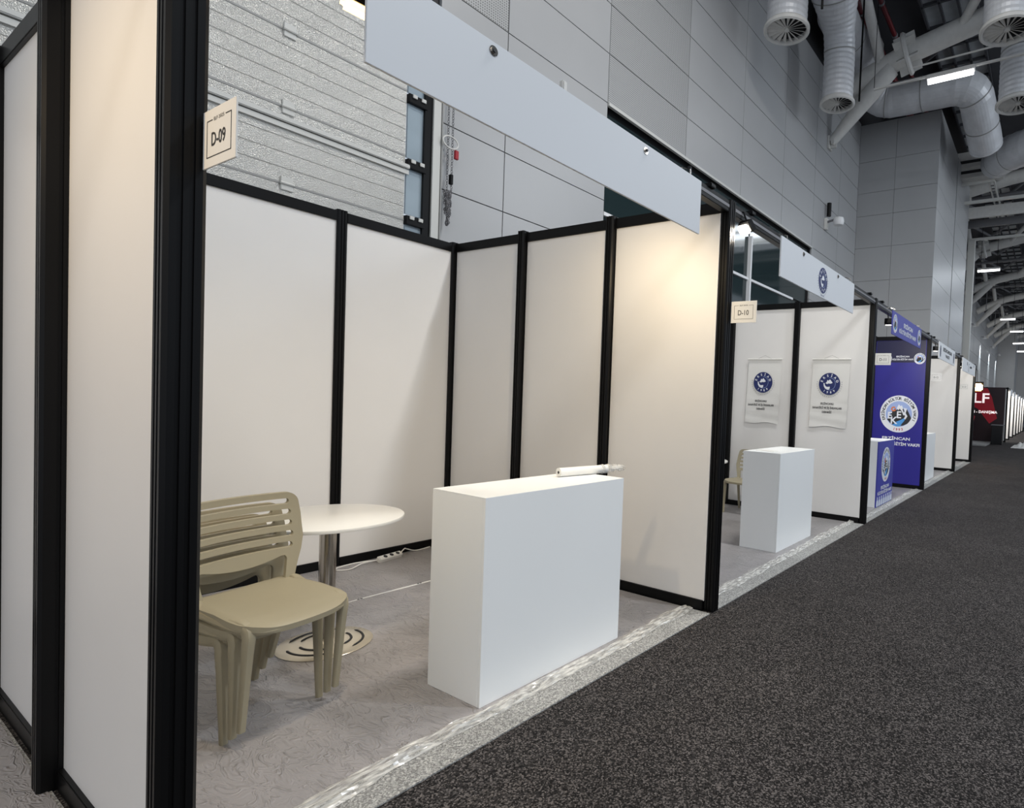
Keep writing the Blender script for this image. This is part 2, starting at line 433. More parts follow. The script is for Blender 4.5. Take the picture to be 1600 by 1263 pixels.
# chain hoist
t = thing('hoist_chain', (-5.42, 3.70, 3.2), 'steel hoist chain with looped ring and red tag hanging beside the dock door', 'chain')
b = MB()
for y in (3.685, 3.735):
    z = 5.2
    k = 0
    while z > 3.5:
        c = (-5.42, y, z); a = .011
        ax = (1, 0, 0) if k % 2 else (0, 1, 0)
        pts = [(c[0] + (ax[0] * a * math.cos(q)), c[1] + ax[1] * a * math.cos(q), c[2] + .018 * math.sin(q)) for q in [2 * PI * j / 6 for j in range(7)]]
        b.tube(pts, .0035, 4, cap=False); z -= .027; k += 1
part('chain_link', b, M['dsteel'], t)['kind'] = 'stuff'
b = MB().tube([(-5.40, 3.70 + .085 * math.cos(q), 4.02 + .06 * math.sin(q)) for q in [2 * PI * j / 24 for j in range(25)]], .009, 6, cap=False); part('ring', b, M['steel'], t, True)
part('red_tag', MB().box((-5.38, 3.745, 3.87), (-5.41, 3.785, 3.96), .004), M['redtag'], t)
part('handle', MB().box((-5.38, 3.70, 3.60), (-5.42, 3.73, 3.70), .004), M['black'], t)
b = MB()
for i in range(150):
    q = random.random(); z = 3.53 - q * .34; w = .035 * (1 - q * .8)
    y = 3.70 + random.uniform(-w, w); x = -5.42 + random.uniform(-.02, .02); a = random.random() * PI
    pts = [(x + .012 * math.cos(a) * math.cos(s_), y + .012 * math.sin(a) * math.cos(s_), z + .016 * math.sin(s_)) for s_ in [2 * PI * j / 6 for j in range(7)]]
    b.tube(pts, .004, 4, cap=False)
part('chain_bundle', b, M['dsteel'], t)['kind'] = 'stuff'

# wall camera
t = thing('security_camera', (-5.49, 14.95, 6.4), 'white dome camera with black top on a wall arm above the second booth', 'camera')
part('mount', MB().box((-5.5, 14.88, 6.25), (-5.42, 15.02, 6.55), .01), M['plastic_w'], t)
part('arm', MB().tube([(-5.45, 14.95, 6.45), (-5.2, 14.95, 6.5)], .03, 8), M['dsteel'], t)
part('dome', MB().lathe([(.02, 0), (.12, .03), (.15, .12), (.13, .22), (.02, .26)], (-5.12, 14.95, 6.3), 16), M['shade'], t, True)
part('antenna', MB().tube([(-5.4, 14.95, 6.6), (-5.4, 14.95, 6.95)], .06, 10), M['black'], t, True)

# ------------------------------------------------------------------ booth frames
def post_profile(cx, cy, w, d):
    """rounded square extrusion with two grooves on each face"""
    pts = []
    hw, hd = w / 2, d / 2; c = .010; g = .0045; gd = .006
    def side(fx, fy, L):
        for q in (-L + c,): pts.append((fx(q, 0)))
        for m_ in (-.28 * L * 1, .28 * L * 1):
            for q, dep in ((m_ - g - .001, 0), (m_ - g, gd), (m_ + g, gd), (m_ + g + .001, 0)): pts.append(fx(q, dep))
        pts.append(fx(L - c, 0))
    side(lambda q, e: (cx + q, cy - hd + e), None, hw)
    side(lambda q, e: (cx + hw - e, cy + q), None, hd)
    side(lambda q, e: (cx - q, cy + hd - e), None, hw)
    side(lambda q, e: (cx - hw + e, cy - q), None, hd)
    return pts
def post(parent, x, y, w=.08, d=.08, z1=H + .012):
    p = part('post', MB().prism(post_profile(x, y, w, d), 0, z1), M['black'], parent)
    return p
def side_wall(Y, label, ncol=3, front=True, fo=.035, mo=-.012, md=.10, pm=None, x0=XB, x1=XF, z1=H):
    t = thing('partition_wall', ((x0 + x1) / 2, Y, 0), label, 'partition wall', 'partition walls between the booths')
    xs = [x0 + (x1 - x0) * i / ncol for i in range(ncol + 1)]
    if abs(x0 - XB) < .01 and ncol == 3: xs = [-5.0, -4.03, -3.03, -2.02]
    for i, x in enumerate(xs):
        post(t, x, Y + (fo if i == ncol else mo), .08, .088 if i == ncol else md)
    for i in range(ncol):
        a, c = xs[i] + .04, xs[i + 1] - .04
        part('panel', MB().box((a - .005, Y - .012, .07), (c + .005, Y + .012, z1 - .075), .001), (pm[i] if pm and pm[i] else M['panel']), t)
        part('top_rail', MB().box((a, Y - .028, z1 - .078), (c, Y + .028, z1), .003), M['black'], t)
        part('base_rail', MB().box((a, Y - .028, 0), (c, Y + .028, .075), .003), M['black'], t)
    return t
def back_wall(Ya, Yb, label, n):
    t = thing('partition_wall', (XB, (Ya + Yb) / 2, 0), label, 'partition wall', 'back walls of the booths')
    yy = [Ya + (Yb - Ya) * i / n for i in range(n + 1)]
    if n == 3: yy = [Ya, Yb - 2.04, Yb - 1.045, Yb]
    for i, y in enumerate(yy):
        if 0 < i < n: post(t, XB, y, .07, .08)
    for i in range(n):
        a, c = yy[i] + .04, yy[i + 1] - .04
        part('panel', MB().box((XB - .012, a - .005, .07), (XB + .012, c + .005, H - .075), .001), M['panel'], t)
        part('top_rail', MB().box((XB - .028, a, H - .078), (XB + .028, c, H), .003), M['black'], t)
        part('base_rail', MB().box((XB - .028, a, 0), (XB + .028, c, .075), .003), M['black'], t)
    return t
YP = [.597, 3.515, 7.39, 11.35, 15.42, 18.88]
side_wall(YP[0], 'nearest white panel wall with black grooved posts, left of the empty booth', fo=.0, mo=-.012, md=.13)
side_wall(YP[1], 'white three-panel wall right of the stacked chairs booth')
side_wall(YP[2], 'white panel wall holding the two hanging emblem banners')
side_wall(YP[3], 'partition wall covered in royal blue print with a large round emblem', pm=[None, None, M['blue']])
side_wall(YP[4], 'plain white wall beside the blue booth, behind its white counter')
side_wall(YP[5], 'last narrow white wall of the near row, before the red stand', ncol=1, x0=-3.06)
back_wall(-3.3, YP[0], 'white back wall of the booth at the far left edge', 4)
back_wall(YP[0], YP[1], 'white back wall behind the stacked chairs and round table', 3)
back_wall(YP[1], YP[2], 'white back wall of the second booth behind its chair', 4)
back_wall(YP[2], YP[3], 'white back wall of the booth with blue printed wall', 4)
back_wall(YP[3], YP[4], 'white back wall of the fourth booth, hidden by walls', 4)

# header beams, joining the fronts of the walls
hb_labels = ['black header beam above the leftmost booth opening', 'black header beam above the stacked chairs booth', 'black header beam above the booth with emblem banners', 'black header beam above the blue booth', 'black header beam above the fourth booth', 'black header beam above the last near booth']
yy = [-3.3] + YP
for i in range(6):
    a, c = yy[i] + .082, yy[i + 1] - .012
    t = thing('header_beam', (XF, (a + c) / 2, H - .08), hb_labels[i], 'beam', 'header beams along the aisle')
    part('beam', MB().box((XF - .03, a, H - .075), (XF + .03, c, H + .005), .004), M['black'], t)
    part('groove_cover', MB().box((XF + .030, a, H - .046), (XF + .033, c, H - .026)), M['dsteel'], t)
    for y in (a + .25, c - .25):
        part('clamp', MB().box((XF - .02, y - .03, H + .003), (XF + .05, y + .03, H + .03), .004), M['black'], t)
    if i == 1: part('clamp', MB().box((XF - .01, 1.93, H + .003), (XF + .02, 1.96, H + .055), .006), M['steel'], t)

# fascia boards
def fascia(y0, y1, m, label, z0=2.515, z1=2.835, holes=True):
    t = thing('fascia_board', (-1.9, (y0 + y1) / 2, z0), label, 'sign board', 'fascia boards over the booth openings')
    part('board', MB().box((-1.9, y0, z0), (-1.912, y1, z1), .001), m, t)
    P = Plane((-1.9, (y0 + y1) / 2, (z0 + z1) / 2), (0, 1, 0), (0, 0, 1))
    if holes:
        for y in (y0 + .47, y1 - .56):
            g = part('grommet', P.ring(MB(), (y - (y0 + y1) / 2, .125), .010, .019, .003, k=20).tube([(-1.905, y, (z0 + z1) / 2 + .125), (-1.893, y, (z0 + z1) / 2 + .125)], .013, 12), M['chrome'], t)
            part('bolt', MB().tube([(-1.9, y, (z0 + z1) / 2 + .125), (-1.889, y, (z0 + z1) / 2 + .125)], .008, 8), M['ink'], g)
    for y in (y0 + .12, y1 - .12):
        b = MB().tube([(-1.906, y, z1 - .02), (-1.906, y, z1 + .03), (-1.96, y, z1 + .05), (XF + .02, y, H - .01)], .004, 6)
        part('hook', b, M['chrome'], t)
    return t, P

t, P = fascia(1.0, 2.992, M['fascia'], 'blank pale grey fascia board hanging over the stacked chairs booth')
def emblem_navy(P, c, r, parent, name='emblem'):
    e = part(name, P.disc(MB(), c, r, .0015), M['navy'], parent)
    b = MB(); P.arc(b, 'ERSİAD', c, r * .77, r * .22, .003, PI / 2, 2.5, bold=r * .008); P.arc(b, '1989', c, r * .77, r * .2, .003, -PI / 2, 1.25, down=True, bold=r * .008)
    part('lettering', b, M['wink'], e)
    b = MB()
    P.poly(b, [(c[0] + r * x, c[1] + r * y) for x, y in [(-.38, .06), (-.25, .18), (-.2, .36), (-.08, .28), (.02, .42), (.14, .3), (.22, .2), (.3, .1), (.12, .02), (-.1, .04), (-.2, -.02)]], .003)
    P.poly(b, [(c[0] + r * x, c[1] + r * y) for x, y in [(-.56, .08), (-.46, .06), (-.42, -.12), (-.3, -.26), (-.12, -.28), (.02, -.24), (.06, -.36), (-.02, -.52), (-.2, -.54), (-.4, -.42), (-.53, -.2)]], .003)
    part('map_shape', b, M['wink'], e)
    part('ring', P.ring(MB(), c, r * .545, r * .57, .003, -2.2, 1.6), M['lblue'], e)
    b = MB()
    for k in range(21):
        a = PI + .35 + (PI - .7 + 1.0) * k / 20 - .5
        P.disc(b, (c[0] + r * 1.17 * math.cos(a), c[1] + r * 1.17 * math.sin(a)), r * .028, .0015, 6)
    part('dots', b, M['navy'], e)
    return e
def emblem_ring(P, c, r, parent, sx=1, full=True):
    e = part('emblem', P.disc(MB(), c, r, .0015), M['wink'], parent)
    part('inner_disc', P.disc(MB(), c, r * .69, .0025), M['lblue'], e)
    def pl(m, pts, n, nm): part(nm, P.poly(MB(), [(c[0] + r * x, c[1] + r * y) for x, y in pts], n), m, e)
    pl(M['ink'], [(-.6, -.32), (-.45, -.05), (-.36, .1), (-.2, .3), (-.12, .2), (0, .32), (.1, .22), (.22, .32), (.3, .12), (.42, .28), (.55, .02), (.66, -.2), (.6, -.34), (.48, -.5), (.25, -.62), (-.1, -.66), (-.4, -.54)], .0032, 'mountain')
    pl(M['wink'], [(-.12, .3), (-.02, .52), (.08, .42), (.14, .48), (.22, .3), (.12, .18), (.04, .3), (-.02, .2)], .0042, 'snow_peak')
    pl(M['wink'], [(.24, .34), (.42, .30), (.36, .06), (.46, -.1), (.36, -.28), (.28, -.24), (.34, -.1), (.25, .02), (.3, .18)], .0042, 'snow_peak')
    pl(M['sky'], [(-.3, -.6), (-.1, -.42), (.15, -.3), (.36, -.16), (.32, -.34), (.2, -.5), (.1, -.66), (-.1, -.68)], .0038, 'river')
    part('swirl', P.ring(MB(), (c[0] - .28 * r, c[1] + .26 * r), r * .06, r * .13, .0045, .6, 6.2, 20), M['orange'], e)
    if full:
        b = MB()
        P.text(b, 'E', (c[0] - r * .46, c[1] - r * .08), r * .36, .005, bold=r * .012)
        P.text(b, 'K', (c[0] - r * .22, c[1] - r * .34), r * .40, .005, bold=r * .012)
        P.text(b, 'E', (c[0] + r * .02, c[1] - r * .03), r * .38, .005, bold=r * .012)
        P.text(b, 'V', (c[0] + r * .26, c[1] + r * .12), r * .34, .005, bold=r * .012)
        part('lettering', b, M['wink'], e)
    b = MB(); P.arc(b, 'ERZİNCAN KÜLTÜR EĞİTİM VAKFI', c, r * .84, r * .15, .003, PI / 2, 3.9, bold=r * .005)
    part('lettering', b, M['ink'], e)
    b = MB(); P.arc(b, '1993', c, r * .84, r * .14, .003, -PI / 2, .5, down=True, bold=r * .006); part('lettering', b, M['redp'], e)
    return e

t, P = fascia(4.21, 6.17, M['fascia'], 'pale fascia board with one round navy emblem over the second booth')
emblem_navy(P, (0, 0), .118, t)
b = MB(); P.text(b, 'ERZİNCANLI', (0, -.142), .012, .002); part('lettering', b, M['navy'], t)
t, P = fascia(7.95, 9.94, M['blue2'], 'blue fascia board with white foundation name and two round emblems', holes=False)
for y in (-.83, .84): emblem_ring(P, (y, 0), .125, t, full=False)
b = MB(); P.text(b, 'ERZİNCAN', (0, .045), .062, .002, w=.62, bold=.003); P.text(b, 'KÜLTÜR EĞİTİM VAKFI', (0, -.06), .058, .002, w=1.15, bold=.003); part('lettering', b, M['wink'], t)
t, P = fascia(11.72, 13.85, M['white'], 'white fascia board with two lines of black lettering over the fourth booth', holes=False)
b = MB(); P.text(b, 'ERZİNCANLILAR', (0, .06), .07, .002, w=1.15, bold=.004); P.text(b, 'VAKFI', (0, -.05), .065, .002, w=.5, bold=.004); part('lettering', b, M['ink'], t)
for y in (-.88, .88):
    b = MB(); P.poly(b, [(y - .06, .03), (y - .03, .10), (y + .03, .10), (y + .06, .03), (y + .055, -.05), (y + .04, -.12), (y - .05, -.10)], .0022); part('emblem', b, M['dnavy'], t)
t, P = fascia(15.15, 17.9, M['white'], 'white fascia board with a small dark crescent mark over the fifth booth', holes=False)
part('crescent', P.ring(MB(), (-.1, -.02), .085, .11, .002, 1.3, 4.6, 24), M['ink'], t)
part('emblem', P.disc(MB(), (-.45, .07), .05, .002, 16), M['ink'], t); part('emblem', P.disc(MB(), (.95, .1), .035, .002, 12), M['ink'], t)
part('printed_bar', P.poly(MB(), [(.1, .04), (.5, .05), (.5, .0), (.1, -.01)], .002), M['ink'], t)

# booth numbers on the posts
def number_sign(y, txt, label, w=.20):
    x0 = -1.972
    t = thing('booth_number_sign', (x0, y, 2.05), label, 'sign', 'booth number signs on the posts')
    part('board', MB().box((x0, y, 2.055), (x0 + w, y + .004, 2.205), .0008), M['paper'], t)
    part('bracket', MB().box((x0 - .003, y + .004, 2.07), (x0 + .02, y + .012, 2.19)), M['black'], t)
    P = Plane((x0 + w / 2, y, 2.13), (1, 0, 0), (0, 0, 1))
    b = MB(); P.text(b, txt, (-.002, -.004), .036, .001, w=.084, bold=.0004)
    P.text(b, 'ELF 2025', (0, .046), .009, .001, w=.062)
    part('lettering', b, M['ink'], t)
    b = MB(); hw, s = w / 2 - .026, .0018
    for x0_, z0_, x1_, z1_ in ((-hw, -.05, hw, -.05 + s), (-hw, -.05, -hw + s, .046), (hw - s, -.05, hw, .046), (-hw, .046 - s, -.04, .046), (.04, .046 - s, hw, .046)):
        P.poly(b, [(x0_, z0_), (x1_, z0_), (x1_, z1_), (x0_, z1_)], .001, .0008)
    part('printed_frame', b, M['ink'], t)
for i, y in enumerate(YP[:5]):
    number_sign(y + (.03 if i == 0 else .05), 'D-%02d' % (9 + i), ['large near booth number sign reading D-09 on the grooved post', 'booth number sign reading D-10 on the second post', 'booth number sign reading D-11 beside the blue wall', 'booth number sign reading D-12 right of the blue wall', 'booth number sign reading D-13 on the farthest marked post'][i])

# booth spotlights on arms: their own light is in here
def spot(loc, aim, energy, m, label, color=(1, .84, .62), arm=None, real=True, size=1.5, blend=.8, s=1.0):
    t = thing('spotlight', loc, label, 'spotlight', 'spotlights on the booth frames')
    L = Vector(loc); d = (Vector(aim) - L).normalized()
    q = d.to_track_quat('-Z', 'Y').to_matrix().to_4x4(); Mx = Matrix.Translation(L) @ q
    k = .055 * s
    part('housing', MB().box((-k, -k * .75, 0), (k, k * .75, .05 * s), .006).xf(Mx), M['black'], t)
    part('glass', MB().box((-k * .9, -k * .62, -.035 * s), (k * .9, k * .62, 0), .012 * s).xf(Mx), m, t, True)
    part('arm', MB().tube([tuple(L - d * .04 * s)] + (arm or [(loc[0] - .02, loc[1], H - .02), (XF, loc[1], H - .02)]), .007, 8), M['black'], t)
    if real:
        ld = bpy.data.lights.new('spot_light', 'SPOT'); ld.energy = energy; ld.color = color; ld.spot_size = size; ld.spot_blend = blend; ld.shadow_soft_size = .05
        lo = bpy.data.objects.new('spot_light', ld); COL.objects.link(lo); lo.parent = t
        lo.location = d * .07 * s; lo.rotation_euler = d.to_track_quat('-Z', 'Y').to_euler()
    return t
WARM = (1, .80, .52)
spot((-2.10, 1.08, 2.80), (-3.2, 1.2, 0), 60, M['warm'], 'glowing warm floodlight at the left end of the nearest fascia board', WARM, size=2.4)
spot((-2.16, 2.55, 2.72), (-2.9, 3.5, 1.4), 46, M['warm'], 'warm spotlight hidden behind the blank fascia board', WARM, size=2.6)
spot((-2.3, -.75, 2.80), (-2.6, .58, 1.2), 58, M['warm'], 'warm spotlight above the far left booth wall', (1, .74, .42), size=2.6)
spot((-1.96, 3.70, 2.755), (-2.15, 3.05, 2.05), 22, M['warmw'], 'glowing spotlight between the second post and the emblem fascia', (1, .9, .76), size=2.4)
spot((-2.12, 5.35, 2.79), (-3.0, 7.4, 1.0), 42, M['warmw'], 'spotlight hidden behind the middle of the emblem fascia', (1, .93, .8), size=2.5)
spot((-2.0, 8.15, 2.70), (-2.6, 11.3, 1.4), 150, M['warmw'], 'white glowing spotlight at the left end of the blue fascia', (1, .95, .9), size=1.9)
spot((-2.0, 11.95, 2.71), (-2.7, 15.4, 1.5), 150, M['warmw'], 'white glowing spotlight left of the black lettered fascia', (1, .95, .86), size=1.9)
spot((-2.1, 16.2, 2.72), (-2.6, 18.9, 1.5), 110, M['warmw'], 'spotlight behind the crescent mark fascia board', (1, .93, .82), size=2.0)
spot((-2.0, 19.55, 2.30), (-1.7, 12, .4), 50, M['orangeglow'], 'bright orange glowing spotlight in front of the red stand', (1, .6, .28), size=2.2, s=3.2, arm=[(-2.0, 19.5, 2.8), (-2.02, 18.95, 2.85)])  # lens made oversized to imitate the lamp's flare

# ------------------------------------------------------------------ booth floors
booth_desc = ['grey carpet under wrinkled film in the leftmost booth', 'grey film-covered carpet under the chairs and round table', 'grey film-covered carpet of the second booth', 'grey film-covered carpet of the blue booth', 'grey film-covered carpet of the fourth booth', 'grey film-covered carpet of the fifth booth']
for i in range(6):
    a, c = yy[i] + .04, yy[i + 1] - .04
    t = thing('booth_carpet', (-3.5, (a + c) / 2, 0), booth_desc[i], 'carpet', 'booth carpets')
    x0 = XB + .03 if i < 5 else BX + .02
    part('carpet', MB().box((x0, a, 0), (-1.985 if i else -2.0, c, .006)), M['boothc'], t)
    part('film_sheet', MB().box((x0 + .01, a + .01, .006), (-2.175, c - .01, .009)), M['film'], t)
# crumpled film gathered along the open fronts
def film_roll(a, c, label, seed, w=.055, h=.028, X=-2.165):
    n = int((c - a) / .02); k = 12; b = MB(); vs = []
    for i in range(n + 1):
        y = a + (c - a) * i / n
        cx = X + .03 * noise.noise(Vector((y * 1.7, seed, 0))); ww = w * (.75 + .9 * abs(noise.noise(Vector((y * 2.3, seed, 4))))); hh = h * (.6 + 1.1 * abs(noise.noise(Vector((y * 4, seed, 7)))))
        for j in range(k + 1):
            s_ = j / k * 2 - 1
            z = .009 + hh * max(0, 1 - s_ * s_) ** .6 * (.45 + .9 * abs(noise.noise(Vector((s_ * 5, y * 6, seed)))))
            vs.append((cx + s_ * ww + .008 * noise.noise(Vector((y * 14, s_ * 3, seed))), y, z))
    fs = [(i * (k + 1) + j, i * (k + 1) + j + 1, (i + 1) * (k + 1) + j + 1, (i + 1) * (k + 1) + j) for i in range(n) for j in range(k)]
    b.add(vs, fs)
    o = part('plastic_film', b, M['clear'], None, False)
    tag(o, label, 'plastic film', 'crumpled film along the booth edges')
film_roll(-3.0, .54, 'crumpled clear film along the leftmost booth edge', 1)
film_roll(.66, 3.48, 'crumpled clear film before the near white counter', 2)
film_roll(3.6, 7.36, 'crumpled clear film before the second booth counter', 3)
film_roll(7.48, 11.3, 'crumpled clear film before the blue counter', 4, .042, .026, -2.095)
film_roll(11.44, 15.38, 'crumpled clear film before the fourth booth', 5, .05, .026, -2.12)
film_roll(15.5, 18.8, 'crumpled clear film before the fifth booth', 6)
# thin lip of film at the carpet edge
# strip of tape on the floor
t = thing('floor_tape', (-4.05, 2.1, .009), 'thin white tape strip with dark specks across the booth floor', 'tape')
b = MB(); vs = []
for i in range(60):
    y = .7 + 2.75 * i / 59; x = -4.07 + .012 * noise.noise(Vector((y * 2, 0, 0))); wv = .010 + .006 * noise.noise(Vector((y * 5, 3, 0)))
    vs += [(x - wv, y, .0105), (x + wv, y, .0105), (x + wv, y, .0092), (x - wv, y, .0092)]
b.add(vs, [(i * 4 + k, i * 4 + (k + 1) % 4, i * 4 + 4 + (k + 1) % 4, i * 4 + 4 + k) for i in range(59) for k in range(4)])
part('strip', b, M['paper'], t)
b = MB()
for y in (2.18, 2.2, 2.62, 2.64, 1.6): b.box((-4.08, y, .0104), (-4.065, y + .014, .0112))
part('print_marks', b, M['ink'], t)['kind'] = 'stuff'

# ------------------------------------------------------------------ counters
def counter(x0, x1, y0, y1, h, label, m=None, z=.009):
    t = thing('counter', ((x0 + x1) / 2, (y0 + y1) / 2, z), label, 'counter', 'white display counters')
    m = m or M['counter']
    part('front_panel', MB().box((x1 - .018, y0, z), (x1, y1, h), .0012), m, t)
    part('side_panel', MB().box((x0, y0, z), (x1 - .0185, y0 + .018, h), .0012), M['counter'], t)
    part('side_panel', MB().box((x0, y1 - .018, z), (x1 - .0185, y1, h), .0012), M['counter'], t)
    part('top', MB().box((x0, y0, h), (x1, y1, h + .004), .001), M['counter'], t)
    part('shelf', MB().box((x0 + .02, y0 + .02, h * .5), (x1 - .02, y1 - .02, h * .5 + .018)), M['counter'], t)
    return t
counter(-2.628, -2.228, 1.76, 2.765, 1.0, 'plain white counter standing in front of the stacked chairs booth')
counter(-2.70, -2.285, 5.28, 6.24, 1.0, 'plain white counter in the booth with emblem banners')
t = counter(-2.57, -2.172, 8.66, 9.65, 1.0, 'counter with blue printed front and round emblem', M['blue2'])
P = Plane((-2.172, 9.155, .5), (0, 1, 0), (0, 0, 1))
emblem_ring(P, (0, .13), .27, t, full=True)
b = MB(); P.text(b, 'ERZİNCAN', (0, -.215), .05, .002, w=.5, bold=.002); P.text(b, 'KÜLTÜR EĞİTİM VAKFI', (0, -.29), .048, .002, w=.86, bold=.002); part('lettering', b, M['wink'], t)
b = MB()
for k in range(8):
    y = -.43 + k * .123
    P.poly(b, [(y - .045, -.48), (y + .045, -.48), (y + .04, -.40), (y + .02, -.385), (y + .02, -.36), (y - .02, -.36), (y - .02, -.385), (y - .04, -.40)], .002); P.disc(b, (y, -.358), .022, .0022, 10)
part('printed_figures', b, M['person'], t)
counter(-2.60, -2.20, 12.3, 13.75, 1.0, 'long white counter in the fourth booth right of the blue wall')

# rolled sheet in clear sleeve on the counter
t = thing('rolled_poster', (-2.5, 2.76, 1.0), 'white rolled sheet in clear plastic lying on the near counter', 'roll')
a, c = Vector((-2.515, 2.50, 1.032)), Vector((-2.455, 2.98 - .12, 1.032))
part('roll', MB().tube([a, c], .027, 20), M['paper'], t, True)
d = (c - a).normalized()
part('core', MB().tube([a - d * .001, a + d * .002], .009, 12), M['ink'], t)
b = MB(); n = 14
rr = [.028 + .004 * math.sin(i * 1.9) for i in range(n)]
pts = [c - d * .05 + d * (.2 * i / (n - 1)) for i in range(n)]
b.tube(pts, [r * (1 if i < 5 else 1 - .04 * (i - 5)) for i, r in enumerate(rr)], 9)
b.v = [(x + .004 * noise.noise(Vector((x * 90, y * 60, z * 90))), y, z + .005 * noise.noise(Vector((y * 70, x * 80, 2)))) for x, y, z in b.v]
part('sleeve', b, M['clear'], t)
t = tag(part('leaflet', MB().box((-2.64, 5.44, 1.004), (-2.43, 5.56, 1.008)), M['plastic_w']), 'white leaflet lying on the second booth counter', 'paper')

# ------------------------------------------------------------------ table
def table(cx, cy, label, R=.385, z=.745):
    t = thing('round_table', (cx, cy, .009), label, 'table', 'round white bistro tables')
    part('tabletop', MB().lathe([(R - .02, -.022), (R - .003, -.018), (R, -.008), (R - .002, 0), (R - .006, .003)], (cx, cy, z), 72), M['tabletop'], t, True)
    part('column', MB().lathe([(.042, .0), (.042, z - .022 - .02)], (cx, cy, .02), 28), M['chrome'], t, True)
    part('mount_plate', MB().lathe([(.04, 0), (.12, .01), (.12, .014)], (cx, cy, z - .037), 24), M['black'], t)
    bp = part('base', MB().lathe([(.233, 0), (.236, .004), (.23, .009), (.14, .014), (.06, .02), (.05, .03)], (cx, cy, .009), 64), M['ivory'], t, True)
    b = MB()
    for r, z_ in ((.185, .0195), (.125, .0235)):
        for a0 in (.3, 2.4, 4.5):
            pts = [(cx + r * math.cos(q), cy + r * math.sin(q), z_ + .0) for q in [a0 + 1.5 * j / 16 for j in range(17)]]
            b.tube(pts, [.002] + [.0075] * 15 + [.002], 6)
    part('slot', b, M['ink'], bp)
    return t
table(-3.51, 1.707, 'round white table on steel column behind the stacked chairs')
table(-3.84, 6.24, 'round white table mostly hidden by the second post')

